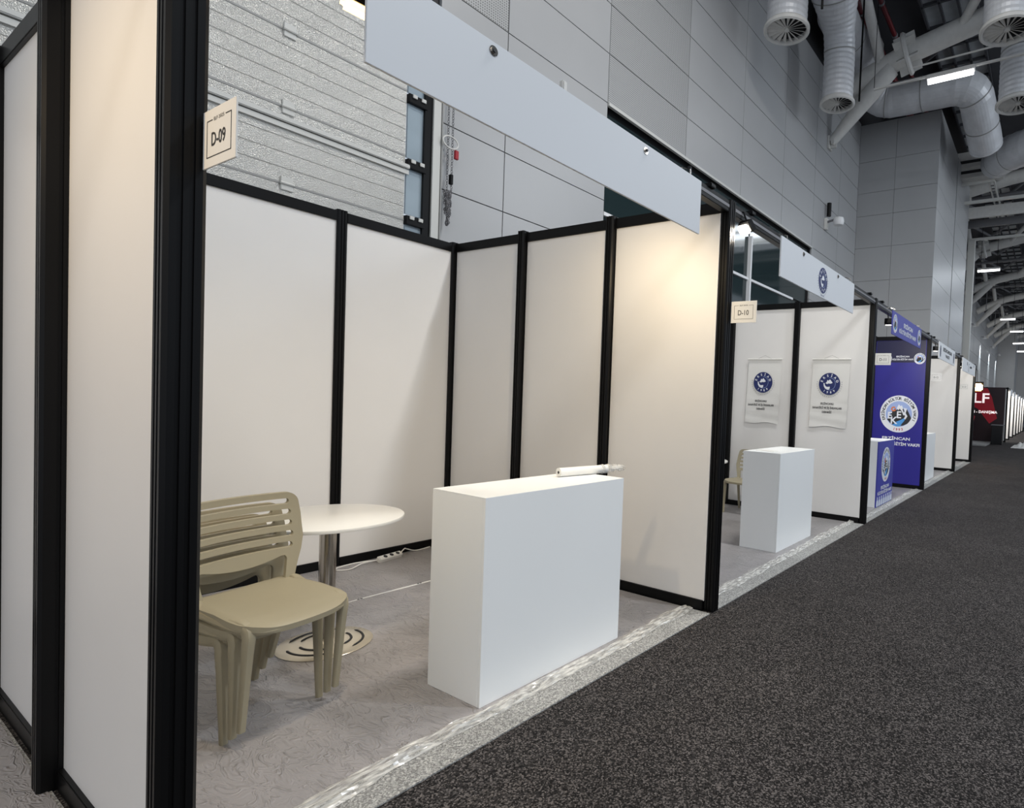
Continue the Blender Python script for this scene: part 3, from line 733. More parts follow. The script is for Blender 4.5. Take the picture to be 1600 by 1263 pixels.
# ------------------------------------------------------------------ chair
def chair_meshes():
    """local frame: front = +x, width along y, floor z = 0"""
    out = {}
    # seat: rounded plan, dished, waterfall front
    nx, ny = 22, 26; top = []
    SD, SW = .43, .478
    def pt(i, j, off):
        u = i / nx * 2 - 1; v = j / ny * 2 - 1
        # superellipse mapping of the square
        m_ = max(abs(u), abs(v)); l = math.hypot(u, v)
        if m_ > 0:
            p = 5.0; k = (abs(u / m_) ** p + abs(v / m_) ** p) ** (-1 / p)
            uu, vv = u * k, v * k
        else: uu, vv = 0, 0
        w = SW / 2 * (1 - .07 * (1 - uu) / 2 * 1.2)
        x = uu * SD / 2 + (.03 * (1 - vv * vv) if uu > 0 else 0) * max(0, uu) ; y = vv * w
        z = .452 - .014 * (1 - min(1, l)) - .02 * (1 - uu) / 2
        z += .012 * vv * vv * (1 - abs(uu)) - .012 * max(0, uu - .55) / .45
        e = max(abs(uu), abs(vv))
        z -= .012 * max(0, (e - .9) / .1) ** 2
        return (x, y, z - off)
    vs = [pt(i, j, 0) for i in range(nx + 1) for j in range(ny + 1)] + [pt(i, j, .024) for i in range(nx + 1) for j in range(ny + 1)]
    K = (nx + 1) * (ny + 1); q = lambda i, j: i * (ny + 1) + j
    fs = [(q(i, j), q(i + 1, j), q(i + 1, j + 1), q(i, j + 1)) for i in range(nx) for j in range(ny)]
    fs += [tuple(K + a for a in f[::-1]) for f in fs]
    bd = [(i, 0) for i in range(nx)] + [(nx, j) for j in range(ny)] + [(i, ny) for i in range(nx, 0, -1)] + [(0, j) for j in range(ny, 0, -1)]
    for a in range(len(bd)):
        p0, p1 = q(*bd[a]), q(*bd[(a + 1) % len(bd)]); fs.append((p0, K + p0, K + p1, p1))
    out['seat'] = (vs, fs)
    # apron rail that runs round the seat's underside and into the legs
    b = MB()
    rim = []
    for a in range(40):
        t_ = 2 * PI * a / 40; cu, su = math.cos(t_), math.sin(t_); e = 2 / 5.
        rim.append((math.copysign(abs(cu) ** e, cu) * (SD / 2 - .018) + (.025 * (1 - su * su) if cu > 0 else 0), math.copysign(abs(su) ** e, su) * (SW / 2 - .022), .418 - .012 * (1 - cu) / 2))
    b.tube(rim + [rim[0]], .018, 8, cap=False); out['seat_rail'] = (b.v, b.f)
    # legs, rectangular taper with a rounded knee
    def leg(sx, sy):
        b = MB()
        top = Vector((.175 if sx > 0 else -.17, sy * .205, .43)); foot = Vector((.20 if sx > 0 else -.235, sy * .205, 0))
        start = Vector((.08 if sx > 0 else -.10, sy * .21, .437 if sx > 0 else .425))
        rings = []
        path = [(start, .012, .018)]
        for k in range(5):
            a = k / 4; p = start.lerp(top, .55) * (1 - a) ** 2 + Vector((top.x + .012 * sx, top.y, .432)) * 2 * a * (1 - a) + top.lerp(foot, .16) * a * a
            path.append((p, .017 + .006 * (1 - abs(a - .5)), .019))
        for k in range(1, 7):
            a = .16 + (1 - .16) * k / 6; path.append((top.lerp(foot, a), .021 - .008 * a, .018 - .005 * a))
        for i, (p, hx, hy) in enumerate(path):
            d_ = (path[min(i + 1, len(path) - 1)][0] - path[max(i - 1, 0)][0]).normalized()
            nx_ = Vector((0, 1, 0)).cross(d_).normalized(); ny_ = d_.cross(nx_)
            ring = []
            for k in range(12):
                an = 2 * PI * k / 12; c_, s_ = math.cos(an), math.sin(an); e = .55
                ring.append(p + nx_ * math.copysign(abs(c_) ** e, c_) * hx + ny_ * math.copysign(abs(s_) ** e, s_) * hy)
            rings.append(ring)
        n = 12; vs = [v for R in rings for v in R]
        fs = [(i * n + k, i * n + (k + 1) % n, (i + 1) * n + (k + 1) % n, (i + 1) * n + k) for i in range(len(rings) - 1) for k in range(n)]
        fs += [tuple(range(n))[::-1], tuple((len(rings) - 1) * n + k for k in range(n))]
        b.add(vs, fs); return (b.v, b.f)
    out['legs'] = [leg(sx, sy) for sx in (1, -1) for sy in (1, -1)]
    # back: slotted shell, marching over a signed distance field so that slots get round ends
    Hb = .40; dz = .0055; dy = .0055
    def hwid(z):   # half width by height above the seat
        pts = [(0, .21), (.06, .227), (.13, .250), (.19, .262), (.30, .255), (.40, .239)]
        for (a, wa), (c_, wc) in zip(pts, pts[1:]):
            if z <= c_: return wa + (wc - wa) * (z - a) / (c_ - a)
        return pts[-1][1]
    slots = [.358 - .051 * k for k in range(5)]
    def sdf(y, z):
        w = hwid(min(max(z, 0), Hb)); r = .045
        dxx = abs(y) - (w - r); dzz = z - (Hb - r)
        if dxx > 0 and dzz > 0: d_ = math.hypot(dxx, dzz) - r
        else: d_ = max(abs(y) - w, z - Hb)
        d_ = max(d_, -z)
        for k, sz in enumerate(slots):
            sw = hwid(sz) - .040 - .0132
            ds = math.hypot(max(0, abs(y) - sw), sz - z) - .0132
            d_ = max(d_, -ds)
        # opening between plate and seat, arched
        low = .080 + .030 * (y / .17) ** 2
        ow = .172 + .16 * min(z, .118)
        qx, qz = abs(y) - (ow - .03), z - (low - .03)
        dd = math.hypot(max(qx, 0), max(qz, 0)) + min(max(qx, qz), 0) - .03
        return max(d_, -dd)
    Ny, Nz = int(.55 / dy), int((Hb + .02) / dz)
    idx = {}; vs2 = []; fs2 = []
    def gp(i, j): return (-.275 + i * dy, j * dz - .004)
    cells = [(i, j) for i in range(Ny) for j in range(Nz) if sdf(-.275 + (i + .5) * dy, (j + .5) * dz - .004) < 0]
    cs = set(cells)
    def vid(i, j):
        if (i, j) in idx: return idx[(i, j)]
        y, z = gp(i, j)
        if not all((a, c_) in cs for a in (i - 1, i) for c_ in (j - 1, j)) :
            for _ in range(2):
                s0 = sdf(y, z); gy = (sdf(y + 1e-4, z) - sdf(y - 1e-4, z)) / 2e-4; gz = (sdf(y, z + 1e-4) - sdf(y, z - 1e-4)) / 2e-4
                l = gy * gy + gz * gz
                if l > .1: y -= s0 * gy / l; z -= s0 * gz / l
        idx[(i, j)] = len(vs2); vs2.append((y, z)); return idx[(i, j)]
    for i, j in cells: fs2.append((vid(i, j), vid(i + 1, j), vid(i + 1, j + 1), vid(i, j + 1)))
    T = .016; vs = []
    def bend(y, z, o):
        x = -.172 - .055 * (z / Hb) - .045 * math.sin(min(1, z / Hb) * PI * .5) + .028 * (abs(y) / .25) ** 2 - o
        return (x, y, .432 + z)
    k2 = len(vs2); vs = [bend(y, z, 0) for y, z in vs2] + [bend(y, z, T) for y, z in vs2]
    from collections import Counter
    ec = Counter(); fs = []
    for f in fs2:
        fs.append(f); fs.append(tuple(k2 + a for a in f[::-1]))
        for a in range(4): ec[(f[a], f[(a + 1) % 4])] += 1
    for (a, c_) in list(ec):
        if (c_, a) not in ec: fs.append((c_, a, k2 + a, k2 + c_))
    out['backrest'] = (vs, fs)
    return out
CM = chair_meshes()
def mk(name, geo, m, parent):
    b = MB(); b.v, b.f = list(geo[0]), list(geo[1])
    o = part(name, b, m, None, True); o.parent = parent; return o
def make_chair(label):
    t = thing('stacking_chair', (0, 0, 0), label, 'chair', None)
    mk('seat', CM['seat'], M['chair'], t); mk('seat_rail', CM['seat_rail'], M['chair'], t); mk('backrest', CM['backrest'], M['chair'], t)
    for g in CM['legs']: mk('leg', g, M['chair'], t)
    return t
CL = ['lowest olive beige plastic chair of the stack of three, legs on the floor', 'middle olive beige plastic chair of the stack of three', 'top olive beige slatted plastic chair of the stack, its seat in full view']
ch0 = make_chair(CL[0]); ch0['group'] = 'stack of three chairs'
RZC = math.radians(12.7)
base = Matrix.Translation((-3.075, 1.155, .009)) @ Matrix.Rotation(RZC, 4, 'Z')
chairs = [ch0]
for k in (1, 2):
    c = copy_tree(ch0); c['label'] = CL[k]; chairs.append(c)
c = copy_tree(ch0); c['label'] = 'olive beige slatted plastic chair behind the second booth counter'; chairs.append(c)
if 'group' in c: del c['group']
for k in range(3):
    piv = Vector((.2, 0, 0))
    m_ = base @ Matrix.Translation((.050 * k, 0, .036 * k)) @ Matrix.Translation(piv) @ Matrix.Rotation(math.radians(4.2 * k), 4, 'Y') @ Matrix.Translation(-piv)
    chairs[k].matrix_world = m_; chairs[k].location = m_.translation; chairs[k].rotation_euler = m_.to_euler()
c.location = (-3.51, 6.95, .009); c.rotation_euler = (0, 0, math.radians(-92))

# power strip with cord
t = thing('power_strip', (-4.85, 2.85, .01), 'white three-socket power strip on the floor by the back wall', 'power strip')
A = Vector((-4.84, 2.80, 0)); D = Vector((-.05, .24, 0)).normalized(); Mx = Matrix.Translation((-4.85, 2.85, .012)) @ Matrix.Rotation(math.atan2(.24, -.05), 4, 'Z') @ Matrix.Rotation(.5, 4, 'X')
bd = part('body', MB().box((-.115, -.025, 0), (.115, .025, .045), .006).xf(Mx), M['plastic_w'], t)
for k in (-1, 0, 1):
    part('socket', MB().lathe([(.017, .0455), (.017, .0462), (.012, .0464)], (0, 0, 0), 16).xf(Mx @ Matrix.Translation((k * .062 + .01, 0, 0))), M['ink'], bd)
def bez(pts, n=10):
    out = []
    P_ = [Vector(p) for p in pts]; P_ = [P_[0]] + P_ + [P_[-1]]
    for i in range(1, len(P_) - 2):
        for k in range(n):
            a = k / n; p0, p1, p2, p3 = P_[i - 1:i + 3]
            out.append(.5 * ((2 * p1) + (-p0 + p2) * a + (2 * p0 - 5 * p1 + 4 * p2 - p3) * a * a + (-p0 + 3 * p1 - 3 * p2 + p3) * a ** 3))
    out.append(P_[-1]); return out
part('cord', MB().tube(bez([(-4.83, 2.74, .03), (-4.83, 2.62, .03), (-4.79, 2.50, .015), (-4.84, 2.42, .015), (-4.90, 2.46, .014), (-4.93, 2.6, .014), (-4.90, 2.72, .014), (-4.86, 2.76, .02)]), .005, 7), M['plastic_w'], t, True)
part('cord', MB().tube(bez([(-4.87, 2.96, .03), (-4.90, 3.02, .06), (-4.91, 3.05, .05), (-4.93, 3.15, .014), (-4.95, 3.3, .014)]), .005, 7), M['plastic_w'], t, True)

# hanging banners in the second booth
def banner(cx, label, seed):
    y = YP[2] - .034
    t = thing('hanging_banner', (cx, y, 1.2), label, 'banner', 'emblem banners on the white wall')
    w, z0, z1 = .255, 1.225, 2.12
    b = MB(); nx, nz = 14, 30; vs = []
    for j in range(nz + 1):
        z = z0 + (z1 - z0) * j / nz; f = (1 - j / nz) ** 2
        for i in range(nx + 1):
            x = -w + 2 * w * i / nx
            zz_ = z + (.012 * math.sin(x * 14 + seed) if j == 0 else 0)
            vs.append((cx + x - .02 * (1 - j / nz), y + .006 - .0035 * f * math.sin(z * 42 + x * 6 + seed), zz_))
    b.add(vs, [(j * (nx + 1) + i, j * (nx + 1) + i + 1, (j + 1) * (nx + 1) + i + 1, (j + 1) * (nx + 1) + i) for j in range(nz) for i in range(nx)])
    part('fabric', b, M['paper'], t, True)
    part('rod', MB().tube([(cx - w - .008, y, z1), (cx + w + .008, y, z1)], .010, 10), M['plastic_w'], t, True)
    part('cord', MB().tube([(cx - .1, y, z1 + .01), (cx, y + .01, z1 + .055), (cx + .1, y, z1 + .01)], .0018, 5), M['seal'], t)
    P = Plane((cx - .012, y - .004, 1.795), (1, 0, 0), (0, 0, 1))
    emblem_navy(P, (0, 0), .1455, t)
    b = MB(); P.text(b, 'ERZİNCANLI', (-.02, -.262), .026, .002, w=.18, bold=.0016); P.text(b, 'SANAYİCİ VE İŞ İNSANLARI', (-.02, -.318), .026, .002, w=.40, bold=.0016); P.text(b, 'DERNEĞİ', (-.02, -.374), .026, .002, w=.13, bold=.0016)
    part('lettering', b, M['ink'], t)
banner(-3.49, 'white banner with navy emblem, left one of the pair on the second booth wall', .4)
banner(-2.52, 'white banner with navy emblem nearer the aisle, above the second counter', 1.7)

# print on the blue wall
bw = [o for o in COL.objects if o.get('label', '').startswith('partition wall covered')][0]
P = Plane((-2.5, YP[3] - .0125, 1.41), (1, 0, 0), (0, 0, 1))
part('header_strip', P.poly(MB(), [(-.48, .985), (.43, .985), (.43, 1.40), (-.48, 1.40)], .001), M['dnavy'], bw)
emblem_ring(P, (0, 0), .355, bw)
for x in (-.29, .33): emblem_ring(P, (x, 1.06), .105, bw, full=False)
b = MB(); P.text(b, 'ERZİNCAN', (-.03, -.47), .055, .002, w=.52, bold=.004); P.text(b, 'KÜLTÜR EĞİTİM VAKFI', (-.03, -.575), .055, .002, w=.88, bold=.004)
P.text(b, 'ERZİNCAN', (.02, 1.10), .03, .003, w=.24, bold=.002); P.text(b, 'KÜLTÜR EĞİTİM VAKFI', (.02, 1.045), .03, .003, w=.38, bold=.003)
part('lettering', b, M['wink'], bw)

# ------------------------------------------------------------------ red stand beyond the row
t = thing('information_stand', (-3.5, 32.3, 0), 'dark red and black printed information stand at the row end', 'stand')
part('back_panel', MB().box((-5.0, 32.2, .08), (-1.99, 32.32, 2.81), .004), M['elfdark'], t)
P = Plane((-3.0, 32.2, 1.4), (1, 0, 0), (0, 0, 1))
part('red_graphic', P.poly(MB(), [(-.75, 1.38), (.2, 1.36), (.42, .9), (.70, -.15), (.36, -.42), (-.2, .3), (-1.2, .8), (-1.4, 1.38)], .003), M['elfred'], t)
part('red_graphic', P.poly(MB(), [(-.75, -.5), (-.5, .1), (-.3, -.1), (-.55, -.95)], .003), M['redp'], t)
b = MB(); P.text(b, 'ELF', (-.25, .87), .50, .006, w=1.1, bold=.012); P.text(b, 'INFORMATION - DANIŞMA', (-.45, .16), .13, .006, w=2.3, bold=.008)
part('lettering', b, M['signw'], t)
b = MB(); P.text(b, 'ERZİNCAN', (-.1, .55), .05, .006, w=.7); part('lettering', b, M['redp'], t)
tag(part('floor_platform', MB().box((-5.0, 28.6, 0), (-2.45, 32.19, .07), .006), M['boothc']), 'pale raised platform in front of the red stand', 'platform')
t = thing('reception_desk', (-2.18, 31.3, 0), 'small glossy black desk at the right edge of the red stand', 'desk')
part('cabinet', MB().box((-2.42, 30.9, 0), (-1.93, 31.6, .92), .02), M['gloss'], t)
part('top', MB().box((-2.45, 30.87, .92), (-1.90, 31.63, .96), .008), M['dsteel'], t)
part('edge_strip', MB().box((-1.93, 30.88, .02), (-1.92, 30.92, .92)), M['seal'], t)

# far booth row
fl = ['first white booth wall after the red stand', 'second white booth wall after the red stand', 'third white booth wall after the red stand', 'fourth white booth wall after the red stand', 'fifth white booth wall after the red stand', 'sixth white booth wall after the red stand', 'farthest white booth wall at the right edge']
for i, y in enumerate((34.2, 37.4, 41.4, 45, 49, 53, 57)):
    side_wall(y, fl[i], ncol=2, x0=-4.0, x1=XF)
    if i < 6: P_ = fascia(y + .6, y + 2.5, M['white'], ['white', 'pale grey', 'white', 'pale grey', 'white', 'pale grey', 'white'][i] + ' far fascia board over the opening after the ' + fl[i].split(' white')[0] + ' far booth wall', holes=False)
    if i: 
        y_ = (34.2, 37.4, 41.4, 45, 49, 53, 57)[i - 1]
        tag(part('header_beam', MB().box((XF - .03, y_ + .08, H - .075), (XF + .03, y - .02, H + .005), .004), M['black']), 'black header beam ending at the ' + fl[i], 'beam', 'header beams along the aisle')
for y in (36, 40, 44, 48, 52, 56):
    area((-2.6, y - .6, 2.85), .5, 110, (1, .95, .88), aim=(-.1, 1, -.8))
# crumpled white plastic lying in the far aisle
b = MB(); vs = []; n = 26
for i in range(n):
    for j in range(n):
        u, v = i / (n - 1) * 2 - 1, j / (n - 1) * 2 - 1; r = math.hypot(u, v)
        h = max(0, 1 - r) ** .8 * .28 * (.5 + abs(noise.noise(Vector((u * 3, v * 3, 5)))) * 1.6)
        vs.append((-.85 + u * .6, 30.0 + v * 1.3, .004 + h + .02 * abs(noise.noise(Vector((u * 9, v * 9, 1))))))
b.add(vs, [(i * n + j, i * n + j + 1, (i + 1) * n + j + 1, (i + 1) * n + j) for i in range(n - 1) for j in range(n - 1)])
tag(part('plastic_sheet', b, M['paper']), 'heap of crumpled white plastic on the far aisle carpet', 'plastic sheet')

# ------------------------------------------------------------------ ceiling: ducts
def arc_pts(p0, p1, p2, r, n=8):
    p0, p1, p2 = map(Vector, (p0, p1, p2)); a = (p0 - p1).normalized(); c = (p2 - p1).normalized()
    s = p1 + a * r; e = p1 + c * r
    return [s * (1 - t_) ** 2 + p1 * 2 * t_ * (1 - t_) + e * t_ * t_ for t_ in [k / n for k in range(n + 1)]]
def duct_path(pts, r, rr):
    out = [Vector(pts[0])]
    for i in range(1, len(pts) - 1): out += arc_pts(pts[i - 1], pts[i], pts[i + 1], rr)
    out.append(Vector(pts[-1])); return out
def resample(pts, step):
    out = [pts[0]]
    for a, c in zip(pts, pts[1:]):
        n = max(1, int((c - a).length / step)); out += [a.lerp(c, k / n) for k in range(1, n + 1)]
    return out
def spiral_duct(pts, r, t, rr=.6, step=.055, r2=None, at=0):
    pp = resample(duct_path(pts, r, rr), step)
    n_ = len(pp); rad = lambda i: r if r2 is None else r + (r2 - r) * min(1, max(0, (i / n_ - at) / .2))
    part('duct', MB().tube(pp, [rad(i) + (.009 if i % 2 else 0) for i in range(n_)], 36), M['duct'], t, False)
    # joint collars
    L = 0; b = MB(); last = 0
    for i, (a, c) in enumerate(zip(pp, pp[1:])):
        L += (c - a).length
        if L - last > 1.1:
            last = L; d_ = (c - a).normalized()
            part('collar', MB().tube([a - d_ * .012, a + d_ * .012], rad(i) + .014, 36), M['seal'], t)
def diffuser(c, R, t):
    ring = part('diffuser_ring', MB().add(*ring_geo(c, R)), M['steel'], t, True)
    for k in range(18):
        a = 2 * PI * k / 18; ca, sa = math.cos(a), math.sin(a)
        r0, r1 = .10 * R, .87 * R; w0, w1 = .010 * R, .085 * R
        vs = []
        for r, w in ((r0, w0), (r1, w1)):
            for s_ in (-1, 1):
                for dz_ in (0, .006):
                    vs.append((c[0] + r * ca - s_ * w * sa, c[1] + r * sa + s_ * w * ca, c[2] + .03 + s_ * w * .55 + dz_))
        part('vane', MB().add(vs, [(0, 2, 6, 4), (1, 5, 7, 3), (0, 4, 5, 1), (2, 3, 7, 6), (0, 1, 3, 2), (4, 6, 7, 5)]), M['steel'], ring)
    part('hub', MB().lathe([(.06 * R, -.01), (.12 * R, .0), (.12 * R, .06)], c, 14), M['steel'], ring, True)
    part('shade_disc', MB().lathe([(.85 * R, .075), (.85 * R, .085)], c, 32), M['dark'], ring)  # black disc stands in for the shade inside the duct
def ring_geo(c, R):
    n = 36; prof = [(.86 * R, .05), (.86 * R, -.01), (.93 * R, -.03), (1.0 * R, -.01), (1.0 * R, .04), (.9 * R, .09)]
    vs = [(c[0] + r * math.cos(2 * PI * k / n), c[1] + r * math.sin(2 * PI * k / n), c[2] + z) for r, z in prof for k in range(n)]
    m_ = len(prof)
    fs = [(i * n + k, i * n + (k + 1) % n, ((i + 1) % m_) * n + (k + 1) % n, ((i + 1) % m_) * n + k) for i in range(m_) for k in range(n)]
    return vs, fs
def vent(c, R, path, label, rr=.7, r2=None, at=0):
    t = thing('air_duct', c, label, 'duct', 'spiral ducts with round diffusers')
    diffuser(c, R, t); spiral_duct([(c[0], c[1], c[2] + .09)] + path, R * .86, t, rr, r2=r2, at=at)
vent((-4.5, 9.75, 8.30), .42, [(-4.5, 9.75, 11.9)], 'round swirl diffuser duct nearest the wall, at the top edge')
vent((-4.5, 12.64, 8.30), .39, [(-4.5, 12.64, 9.75), (-4.27, 11.15, 10.7), (-4.25, 11.05, 11.9)], 'spiral duct bending down to a swirl diffuser above the wall camera', rr=.55, r2=.52, at=.35)
vent((-1.0, 11.17, 8.10), .44, [(-1.0, 11.17, 11.9)], 'swirl diffuser duct at the top right edge, above the lamp')
vent((-1.0, 14.6, 8.42), .46, [(-1.0, 14.6, 11.9)], 'swirl diffuser duct below the lamp level at the right edge')
t = thing('air_duct', (-3, 16.5, 9.6), 'large plain duct turning down with a rounded closed end, under the lamp', 'duct')
spiral_duct([(-4.9, 13.3, 10.85), (-4.9, 15.6, 10.85), (-4.75, 16.6, 10.2), (-2.2, 16.6, 10.15), (-2.0, 18.3, 9.15)], .44, t, .55, .3)
part('end_cap', MB().lathe([(.05, -.16), (.25, -.12), (.38, -.05), (.44, .03), (.45, .10)], (0, 0, 0), 28).xf(Matrix.Translation((-2.0, 18.3, 9.15)) @ Vector((.2, 1.7, -1)).to_track_quat('-Z', 'Y').to_matrix().to_4x4()), M['duct'], t, True)
t = thing('air_duct', (-1, 18.2, 8.8), 'pale smooth duct elbow cut by the right edge of the view', 'duct')
spiral_duct([(-2.0, 21.5, 9.9), (-1.5, 19.4, 9.3), (-.3, 18.6, 9.2), (3, 18.4, 9.6)], .5, t, .7, .3)

# ------------------------------------------------------------------ ceiling: trusses
def truss(Y, label, detail=True):
    t = thing('roof_truss', (-3.5, Y, 10), label, 'truss', 'tubular roof trusses')
    part('strut', MB().tube([(-5.42, Y, 8.56), (-4.6, Y, 9.45), (-3.95, Y, 10.14)], [.12, .21, .24], 18), M['steel'], t, True)
    part('chord', MB().tube([(-5.5, Y, 9.55), (-4.6, Y, 10.02), (-3.5, Y, 10.42), (-1.8, Y, 10.76), (0, Y, 10.95), (4, Y, 11.2), (10, Y, 11.3)], .25, 20), M['steel'], t, True)
    ft = part('foot_bracket', MB().box((-5.5, Y - .13, 8.38), (-5.44, Y + .13, 8.72), .01).box((-5.46, Y - .02, 8.40), (-5.28, Y + .02, 8.66), .004).tube([(-5.36, Y - .12, 8.52), (-5.36, Y + .12, 8.52)], .05, 10), M['steel'], t)
    if detail:
        hx, hz = -3.55, 10.40
        ax = Vector((1.5, 0, .35)).normalized(); q = ax.to_track_quat('Z', 'Y').to_matrix().to_4x4(); Mx = Matrix.Translation((hx, Y, hz)) @ q
        for k in range(6):
            a = 2 * PI * k / 6 + .2
            part('splice_plate', MB().prism([(-.02, .22), (.02, .22), (.02, .46), (-.02, .46)], -.26, .26).xf(Mx @ Matrix.Rotation(a, 4, 'Z')), M['steel'], t)
        part('splice_ring', MB().add(*[(lambda g: g)(ring_geo((0, 0, -.03), .5))[0], ring_geo((0, 0, -.03), .5)[1]]).xf(Mx), M['steel'], t)
        g = part('gusset', MB().box((-4.25, Y - .25, 10.2), (-4.17, Y + .05, 10.85), .01), M['steel'], t)
        for i in range(3):
            for j in range(3):
                part('bolt', MB().tube([(-4.16, Y - .2 + i * .09, 10.3 + j * .13), (-4.19, Y - .2 + i * .09, 10.3 + j * .13)], .018, 6), M['black'], g)
    part('brace', MB().tube([(-4.2, Y, 10.3), (-4.35, Y - 2.2, 11.9)], .13, 14), M['steel'], t, True)
    part('brace', MB().tube([(-2.4, Y, 10.6), (-4.2, Y + 3.4, 11.9)], .10, 12), M['dsteel'], t, True)
    part('brace', MB().tube([(-2.4, Y, 10.6), (-.4, Y - 2.6, 11.9)], .11, 12), M['steel'], t, True)
tl = ['nearest pale tubular roof truss with bolted ring splice', 'second tubular roof truss, behind the cladding block', 'third tubular roof truss behind the block', 'fourth tubular roof truss along the hall', 'fifth tubular roof truss along the hall', 'sixth tubular roof truss along the hall', 'seventh tubular roof truss along the hall', 'farthest tubular roof truss']
for i, Y in enumerate((14.95, 25.5, 34.5, 42.8, 50.4, 58.9, 66.6, 74.3)): truss(Y, tl[i], i < 3)
# more, slimmer members between the far trusses
b = MB()
for Y in range(28, 70, 4):
    b.tube([(-5.4, Y, 10.9), (12, Y, 11.4)], .09, 8); b.tube([(-5.2, Y, 11.8), (-3.2, Y + 2, 10.9)], .07, 6); b.tube([(-3.2, Y + 2, 10.9), (-1, Y, 11.8)], .07, 6)
    b.tube([(-4.6, Y, 9.2), (-4.6, Y, 11.9)], .03, 6)
o = part('roof_bracing', b, M['dsteel']); tag(o, 'tangle of slim grey bracing under the far roof', 'bracing'); o['kind'] = 'stuff'

# sprinkler pipes
for k, (x, r, z, lab) in enumerate([(-4.62, .11, 11.45, 'thick dark red sprinkler pipe above the big spiral duct'), (-4.12, .06, 11.5, 'thin dark red sprinkler pipe right of the thick one')]):
    t = thing('sprinkler_pipe', (x, 13, z), lab, 'pipe', 'red sprinkler pipes')
    part('pipe', MB().tube([(x, 12.7, z), (x, 24, z)], r, 14), M['red'], t, True)
    for y in (13.2, 14.4, 15.8): part('clamp', MB().tube([(x, y - .03, z), (x, y + .03, z)], r + .02, 14), M['dsteel'], t)
    part('hanger', MB().tube([(x, 14.4, z), (x, 14.4, 11.995)], .012, 6), M['dsteel'], t)
# hanging rods
tag(part('hanging_rod', MB().tube([(-4.27, 13.5, 8.72), (-4.27, 13.5, 11.995)], .022, 8), M['black']), 'thin black rod hanging in front of the roof truss', 'rod')
tag(part('hanging_rod', MB().tube([(-3.62, 9.2, 8.1), (-3.62, 9.2, 11.995)], .022, 8), M['black']), 'short black rod between the two wall-side ducts', 'rod')

# lamps on a track across the hall
def lamp(x, y, z, label, L=1.0, track=True):
    t = thing('strip_lamp', (x, y, z), label, 'lamp', 'strip lamps under the roof')
    part('housing', MB().box((x - L / 2 - .02, y - .09, z + .03), (x + L / 2 + .02, y + .09, z + .12), .01), M['steel'], t)
    part('tube', MB().tube([(x - L / 2, y, z), (x + L / 2, y, z)], .058, 12), M['lamp'], t, True)
    if track:
        part('track', MB().box((-3.9, y - .025, z + .10), (6, y + .025, z + .14)), M['steel'], t)
        part('wire', MB().tube([(-3.9, y, z + .12), (-3.9, y, 11.995)], .008, 5), M['black'], t)
    else:
        for sx in (-.35, .35): part('wire', MB().tube([(x + sx, y, z + .1), (x + sx, y, 11.81)], .012, 5), M['black'], t)
lamp(-2.25, 13.4, 8.74, 'large glowing strip lamp in front of the grey ducts', .92)
lamp(-2.9, 30.4, 8.3, 'first glowing strip lamp seen beyond the cladding block', .95, False)
lamp(-3.0, 46.5, 8.3, 'second glowing strip lamp beyond the block, right edge', .95, False)
lamp(-2.75, 53.5, 8.3, 'third glowing strip lamp beyond the block', .95, False)
lamp(-3.0, 62.5, 8.3, 'fourth glowing strip lamp beyond the block', .95, False)
lamp(-3.0, 70.5, 8.3, 'farthest glowing strip lamp of the row', .95, False)
tag(part('light_track', MB().tube([(-3.0, 13.2, 9.03), (6, 13.2, 9.15)], .02, 6), M['steel']), 'thin metal rail stretched above the large lamp', 'rail')

# rooflight strip
t = thing('rooflight_grid', (-2.8, 28, 11.9), 'long dim gridded rooflight strip under the dark roof', 'rooflight')
part('glazing', MB().box((-3.4, 14.5, 11.90), (-2.15, 75, 11.94)), M['roofpane'], t)
for i in range(61): part('bar', MB().box((-3.42, 14.5 + i, 11.82), (-2.13, 14.56 + i, 11.90)), M['ceil'], t)
for x in (-3.4, -2.98, -2.56, -2.14): part('bar', MB().box((x - .03, 14.5, 11.82), (x + .03, 75, 11.90)), M['ceil'], t)

# slotted box beam and trays past the block
t = thing('box_beam', (-2.3, 23, 9.6), 'grey box beam with two rows of dark slots right of the block', 'beam')
part('beam', MB().box((-3.5, 22.0, 9.78), (-1.88, 22.6, 10.62), .01), M['steel'], t)
for z, x0, x1 in ((10.22, -3.45, -2.1), (9.86, -3.2, -2.1)):
    part('slot', MB().box((x0, 21.985, z), (x1, 21.999, z + .10)), M['dark'], t)
part('flange', MB().box((-3.5, 21.96, 9.70), (-1.84, 22.6, 9.775)), M['steel'], t)
part('flange', MB().box((-3.5, 21.96, 10.06), (-1.88, 21.995, 10.11)), M['steel'], t)
t = thing('cable_tray', (-2.2, 25, 9.2), 'pale twin-rail cable tray hanging below the slotted beam', 'cable tray')
for x in (-2.28, -2.12): part('rail', MB().box((x - .025, 22.3, 9.55), (x + .025, 26.5, 9.63)), M['trim'], t)
part('rail', MB().box((-3.4, 22.25, 9.55), (-2.1, 22.33, 9.63)), M['trim'], t)
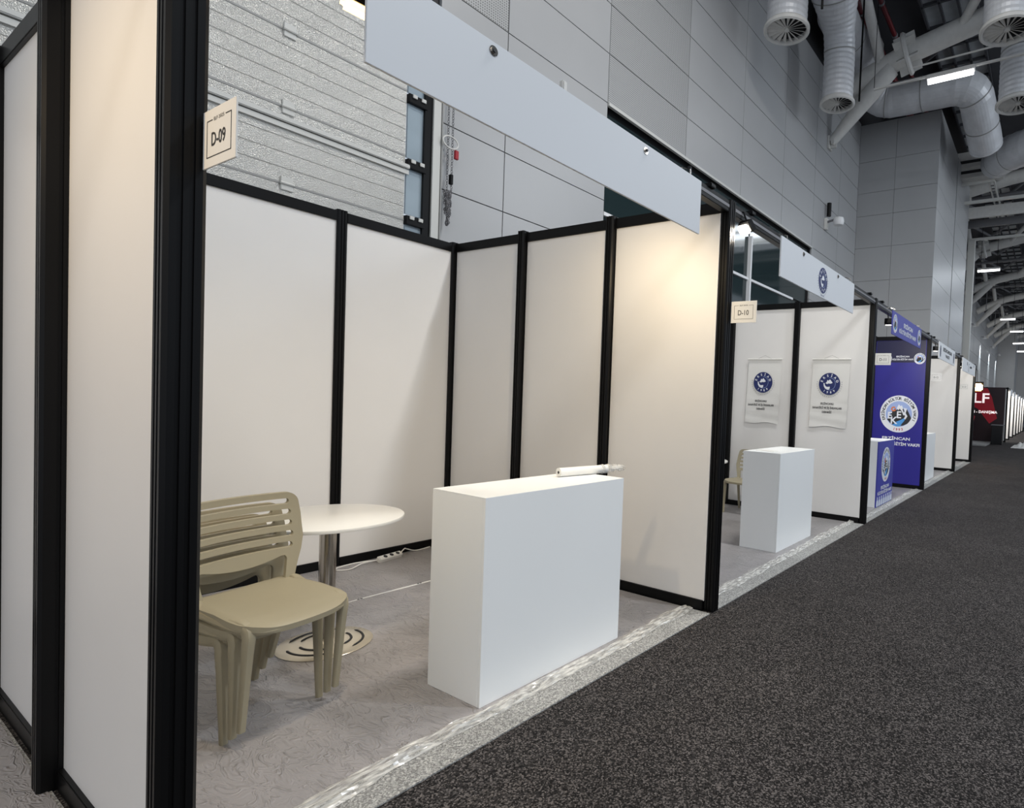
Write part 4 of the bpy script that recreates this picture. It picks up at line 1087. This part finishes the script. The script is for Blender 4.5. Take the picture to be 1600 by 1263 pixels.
for i in range(12): part('rung', MB().box((-2.26, 22.7 + i * .32, 9.56), (-2.14, 22.74 + i * .32, 9.59)), M['dsteel'], t)
for k, (y, z, x0, h_, m_) in enumerate([(23.2, 9.2, -3.2, .10, 'trim'), (24.5, 9.05, -3.3, .42, 'steel'), (25.6, 9.0, -3.3, .30, 'dsteel'), (26.6, 8.75, -3.3, .10, 'trim')]):
    tag(part('cross_beam', MB().box((x0, y, z), (6, y + .12, z + h_), .01), M[m_]), ['slim white beam under the cable tray', 'deep pale beam crossing the hall past the block', 'dark grey beam crossing behind the pale one', 'thin white beam, lowest of those past the block'][k], 'beam', None)
tag(part('wall_pilaster', MB().box((-3.4, 26.62, 0), (-3.12, 26.9, 8.85), .01), M['trim']), 'tall narrow pale pilaster right of the cladding block', 'pilaster')

# wall lights down the far wall
for i, Y in enumerate((38.5, 46.5, 54.5, 62.7, 70.5)):
    t = thing('wall_downlight', (-5.2, Y, 7.9), ['first', 'second', 'third', 'fourth', 'fifth'][i] + ' small downlight casting a cone on the far grey wall', 'wall lamp', 'downlights on the far wall')
    part('shade', MB().lathe([(.05, .22), (.10, .16), (.16, 0), (.14, 0)], (-5.2, Y, 7.85), 14), M['shade'], t, True)
    part('arm', MB().box((-5.5, Y - .02, 8.02), (-5.2, Y + .02, 8.06)), M['dsteel'], t)
    ld = bpy.data.lights.new('downlight', 'SPOT'); ld.energy = 1300; ld.color = (.85, .95, 1); ld.spot_size = .8; ld.spot_blend = .4; ld.shadow_soft_size = .05
    lo = bpy.data.objects.new('downlight', ld); COL.objects.link(lo); lo.parent = t; lo.location = (0, 0, -.1); lo.rotation_euler = (0, .14, 0)

# far end of the hall
we = struct_empty('wall_back', (0, 80, 0))
part('backing', MB().box((-5.5, 77, 0), (-2.0, 78, 12)).box((-2.0, 88, 0), (16, 89, 12)), M['wallp'], we)
for y0, x0 in ((70, -5.5),):
    part('pier', MB().box((-5.5, 72.5, 0), (-3.7, 77, 12)), M['wallp'], we)
